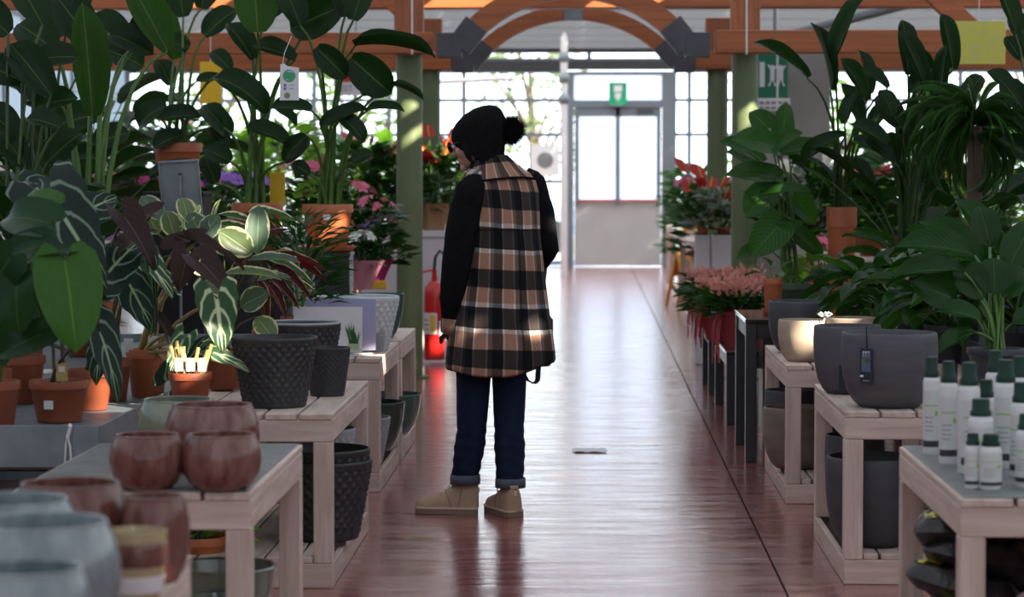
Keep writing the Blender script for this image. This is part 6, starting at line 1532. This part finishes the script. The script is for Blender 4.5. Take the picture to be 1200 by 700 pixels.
sleeve([shR + Vector((-.04, 0, .03)), shR + Vector((.0, 0, .0)), U(633, 250, .10), elR, U(630, 306, .20), wrR], [.05, .062, .060, .054, .05, .044], 'sleeve')
# plaid cuff at her left wrist
d = (wrL - elL).normalized(); a = d.cross(Vector((0, 1, .2))).normalized(); b = d.cross(a)
loft([(wrL - d * .052, a, b, .054, .054), (wrL - d * .02, a, b, .056, .055), (wrL + d * .018, a, b, .055, .053), (wrL + d * .018, a, b, .046, .045)], 24, M['plaid'], 'cuff', uvs=lambda th, p, i: (th * .05, z0b + .328 * .42 + i * .012))
# gloves over the fingers of the left hand: same fused technique
mb = MB(); hand(wrL + Vector((0, 0, .006)), Vector((.12, .30, -1)), fw + rt * .4, .98)
gl = mb.build('glove', M['glove'], person, True, 0); r2 = gl.modifiers.new('fuse', 'REMESH'); r2.mode = 'VOXEL'; r2.voxel_size = .006; r2.use_smooth_shade = True

# jeans with turned-up cuffs
def leg(h, k, a, name):
    pts = [(h + Vector((0, 0, .06)), .078), (h, .075), (h.lerp(k, .5), .068), (k, .060), (k.lerp(a, .3), .064), (k.lerp(a, .65), .059), (k.lerp(a, .9), .057), (a + Vector((0, 0, .005)), .057)]
    rings = []
    for i in range(len(pts) - 1):
        for q in range(6):
            t = q / 6; rings.append((pts[i][0].lerp(pts[i + 1][0], t), Vector((1, 0, 0)), Vector((0, 1, 0)), *(2 * [pts[i][1] * (1 - t) + pts[i + 1][1] * t])))
    rings.append((pts[-1][0], Vector((1, 0, 0)), Vector((0, 1, 0)), pts[-1][1], pts[-1][1]))
    def wr(th, i):
        z = rings[i][0].z; kn = max(0, 1 - abs(z - k.z) / .14); an = max(0, 1 - abs(z - a.z - .05) / .12)
        return 1 + (.030 * kn + .030 * an + .008) * sin(z * 120 + 2.2 * sin(th * 1 + 1) + cos(2 * th) * 1.4) + .03 * noise.noise(Vector((cos(th), sin(th), z * 6)))
    o = loft(rings, 30, M['denim'], name, fn=wr)
    c = a + Vector((0, 0, -.002)); X, Y = Vector((1, 0, 0)), Vector((0, 1, 0))
    loft([(c + Vector((0, 0, .018)), X, Y, .058, .058), (c + Vector((0, 0, .020)), X, Y, .0625, .0625), (c + Vector((0, 0, 0)), X, Y, .064, .064), (c - Vector((0, 0, .020)), X, Y, .0635, .0635), (c - Vector((0, 0, .021)), X, Y, .056, .056), (c, X, Y, .054, .054)], 30, M['denim_cuff'], 'turn_up', par=o, fn=lambda th, i: 1 + .012 * sin(th * 3 + i))
    sm_ = [r[0] + Vector((r[3] * 1.012 * wr(pi, i), 0, 0)) * -1 for i, r in enumerate(rings)]
    MB().tube(sm_, .0016, 4).build('side_seam', M['denim_cuff'], o)
    return o
leg(hipL, kneeL, ankL, 'trouser_leg'); leg(hipR, kneeR, ankR, 'trouser_leg')
mb = MB(); mb.ball((hipL + hipR) / 2 + Vector((0, 0, .10)), (.150, .115, .150), 24, 14); mb.build('trouser_seat', M['denim'], person)

# boots
def boot(a, dirv, L, name):
    """suede desert boot: foot along dirv, shaft round the ankle"""
    d = Vector((dirv[0], dirv[1], 0)).normalized(); s = Vector((-d.y, d.x, 0)); up = Vector((0, 0, 1))
    heel = Vector((a.x, a.y, 0)) - d * .065
    # length station t, half width, top height
    st = [(0, .026, .115), (.03, .035, .130), (.10, .040, .136), (.22, .042, .138), (.32, .043, .132), (.42, .042, .116), (.52, .044, .096), (.64, .047, .082), (.76, .048, .074), (.87, .044, .066), (.95, .032, .055), (1.0, .013, .040)]
    mb = MB(); vs, fs = [], []; n = 14
    for t, w, h in st:
        c = heel + d * (L * t)
        for j in range(n + 1):
            th = pi * j / n; q = abs(cos(th)) ** .75 * (1 if cos(th) > 0 else -1)
            vs.append(c + s * w * q * (1 if t > .45 else 1 - .1 * sin(th)) + up * (.024 + (h - .024) * sin(th) ** .8))
    for i in range(len(st) - 1):
        for j in range(n): q = i * (n + 1) + j; fs.append((q, q + n + 1, q + n + 2, q + 1))
    fs.append(tuple(range(n + 1))); fs.append(tuple(range((len(st) - 1) * (n + 1), len(st) * (n + 1)))[::-1])
    o = mb.add(vs, fs).build(name, M['suede'], person, True, 1.2)
    def sole(z0, z1, g, mat, nm):
        mb = MB(); k = 40; pts = []
        for i in range(k):
            u = i / k; sd = 1 if u < .5 else -1; t = (u * 2 if u < .5 else 2 - u * 2)
            w = next((st[q][1] + (st[q + 1][1] - st[q][1]) * (t - st[q][0]) / (st[q + 1][0] - st[q][0]) for q in range(len(st) - 1) if st[q][0] <= t <= st[q + 1][0]), .01)
            pts.append(heel + d * (L * t + g * (2 * t - 1)) + s * sd * (w + g))
        mb.add([p + up * z0 for p in pts] + [p + up * z1 for p in pts], [(i, i + k, (i + 1) % k + k, (i + 1) % k) for i in range(k)] + [tuple(range(k)), tuple(range(k, 2 * k))[::-1]])
        mb.build(nm, mat, o, True, .6)
    sole(.001, .023, .005, M['sole'], 'sole'); sole(.023, .030, .0065, M['welt'], 'welt')
    for i in range(4):                                      # laces across the instep
        t = .34 + .065 * i; h = [.128, .119, .106, .094][i] + .002; c = heel + d * (L * t)
        MB().tube([c + s * .022 + up * (h - .012), c + up * (h + .002), c - s * .022 + up * (h - .012)], .0055, 5).build('lace', M['welt'], o)
    c = heel + d * (L * .33) + up * .124
    for sg in (-1, 1): MB().tube([c, c + s * sg * .02 + d * .02 + up * .018, c + s * sg * .032 + d * .03, c + s * sg * .036 + d * .02 - up * .03], .0026, 5).build('lace_bow', M['welt'], o)
    MB().box(heel - d * .0 + up * .098, (.012, .012, .022), .002, M=Matrix.Rotation(atan2(d.y, d.x), 4, 'Z')).build('heel_tab', M['welt'], o, False)
    for t0, rise in ((.56, 1.0), (.20, .9)):                  # stitched seams of vamp and heel counter
        q = min(range(len(st)), key=lambda i: abs(st[i][0] - t0)); t, w, h = st[q]; c = heel + d * (L * t); pts = []
        for j in range(15):
            th = pi * j / 14; e = abs(cos(th)) ** .75 * (1 if cos(th) > 0 else -1)
            pts.append(c + s * (w + .001) * e - d * .035 * (1 - sin(th)) * (1 if t0 > .4 else -.6) + up * (.026 + (h - .022) * sin(th) ** .8 * rise))
        MB().tube(pts, .0016, 4).build('seam', M['sole'], o)
    c0 = heel + d * (L * .18) + up * .118
    loft([(c0, s, d, .036, .05), (c0 + up * .014, s, d, .038, .052), (c0 + up * .016, s, d, .034, .046)], 20, M['suede'], 'ankle_collar', par=o)
    return o
boot(Vector((ankL.x - .010, ankL.y, 0)), (-1, .10), .265, 'boot')
boot(Vector((ankR.x - .004, ankR.y, 0)), (-.40, .92), .265, 'boot')

# bobble hat and hair
hx = FD * .95; a_ = Vector((FD.x, FD.y, 0)).normalized(); hat_c = U(562, 153); HX = a_; HS = Vector((-a_.y, a_.x, 0))
rings = []
prof = [(-.205, 1.00, .0), (-.17, 1.02, .0), (-.10, 1.05, .01), (-.02, 1.03, .012), (.035, .93, .004), (.075, .72, -.012), (.098, .45, -.026), (.108, .18, -.034), (.110, .02, -.036)]
prof = [(-.062, .99, .006), (-.045, 1.03, .006), (-.01, 1.06, .004), (.03, .98, -.006), (.062, .80, -.020), (.088, .54, -.034), (.102, .26, -.042), (.106, .03, -.044)]
tl = Vector((0, 0, 1)) + a_ * .10
for z, k, o_ in prof: rings.append((hat_c + Vector((0, 0, z)) + a_ * o_, a_, HS, .109 * k, .092 * k))
def hatf(th, i): return 1 + .010 * cos(th * 22) * (1 if i < 6 else .3) + .03 * noise.noise(Vector((cos(th) * 2, sin(th) * 2, i * .5)))
mb = MB(); vs, fs = [], []; n = 88
for i, (c, a, b, ra, rb) in enumerate(rings):
    for j in range(n):
        th = 2 * pi * j / n; k = hatf(th, i); p_ = c + a * ra * cos(th) * k + b * rb * sin(th) * k
        if i < 3: p_.z += (-.024 + .036 * cos(th)) * (1 - i / 3) + (-.014 * (1 - cos(th)) * (1 - i / 3))
        vs.append(p_)
for i in range(len(rings) - 1):
    for j in range(n): q, w_ = i * n + j, i * n + (j + 1) % n; fs.append((q, w_, w_ + n, q + n))
fs.append(tuple(range((len(rings) - 1) * n, len(rings) * n)))
hat = mb.add(vs, fs).build('bobble_hat', M['knit'], person, True, 0)
pc = U(598, 153); mb = MB(); mb.ball(pc, .046, 16, 10); rr = random.Random(4)
for k in range(2600):
    v = Vector((rr.gauss(0, 1), rr.gauss(0, 1), rr.gauss(0, 1))).normalized(); e = v.orthogonal().normalized()
    e = Matrix.Rotation(rr.uniform(0, 6.28), 3, v) @ e; L = rr.uniform(.058, .076); t_ = v + Vector((rr.gauss(0, .16), rr.gauss(0, .16), rr.gauss(0, .16) - .1)); b_ = pc + v * .040
    mb.add([b_ - e * .0022, b_ + e * .0022, pc + t_.normalized() * L], [(0, 1, 2)])
tag(mb.build('pompom', M['knit'], hat, True, 0), kind='stuff')
mb = MB()
mb.ball(hp(0, -.044, -.040), (.077, .062, .090), 20, 14, 0, HM)
mb.build('hair', M['hair'], person)
for sx in (-1, 1):
    MB().tube([hp(sx * .076, .012, .01), hp(sx * .079, .016, -.03), hp(sx * .072, .012, -.07), hp(sx * .064, .0, -.105)], [.010, .012, .010, .004], 8).build('side_lock', M['hair'], person)
# glasses
gm = MB()
for sx in (-1, 1):
    gm.tube([hp(sx * .034 + .025 * cos(t), .100, -.008 + .019 * sin(t)) for t in [2 * pi * i / 20 for i in range(21)]], .0024, 6, cap=False)
    gm.tube([hp(sx * .058, .098, -.004), hp(sx * .076, .06, -.002), hp(sx * .080, -.01, -.004)], .0022, 6)
gm.tube([hp(-.010, .102, -.006), hp(0, .108, -.004), hp(.010, .102, -.006)], .0022, 6)
gl2 = tag(gm.build('glasses_frame', M['black'], person), None, None, None, 'stuff')
for sx in (-1, 1):
    o = MB().lathe([(.024, -.0006), (.024, .0006)], 20).build('lens', M['glass'], gl2); o.matrix_local = Matrix.Translation(hp(sx * .034, .100, -.008)) @ Matrix((side, upv, FD)).transposed().to_4x4()
for sx in (-1, 1):
    e = MB().ball(hp(sx * .031, .083, -.006), .0115, 12, 8).build('eye', P('eye_white', (.7, .68, .64), .2), person); MB().ball(hp(sx * .031, .0935, -.006), (.005, .003, .005), 10, 6, 0, HM).build('iris', M['hair'], e)

# shoulder bag carried at her far side: strap over the shoulder and a loop hanging under the hem
bagt = thing('shoulder_bag', 'black shoulder bag held at her far side, strap loop hanging below the coat hem', 'bag', (PX.x, PX.y, 0))
bc = U(616, 400, .24)
MB().box(bc, (.24, .10, .22), .02, rz=PHI).build('body', M['blackm'], bagt, False)
def strap(pts, w, name):
    vs = []
    for p_ in pts: p_ = Vector(p_); vs += [p_ - Vector((w / 2, 0, 0)), p_ + Vector((w / 2, 0, 0)), p_ + Vector((w / 2, .004, 0)), p_ + Vector((-w / 2, .004, 0))]
    fs = []
    for i in range(len(pts) - 1):
        for k in range(4): fs.append((4 * i + k, 4 * i + (k + 1) % 4, 4 * i + 4 + (k + 1) % 4, 4 * i + 4 + k))
    MB().add(vs, fs).build(name, M['blackm'], bagt, True, .6)
strap([U(612, 418, .19), U(613, 436, .18), U(618, 446, .17), U(626, 450, .17)], .016, 'strap_loop'); strap([U(626, 450, .175), U(630, 446, .18), U(631, 430, .19), U(631, 415, .2)], .022, 'strap_loop')
MB().tube([bc + Vector((.06, 0, .1)), U(640, 300, .17), U(637, 240, .15), U(628, 207, .10), U(622, 203, .04)], .010, 6).build('shoulder_strap', M['blackm'], bagt)
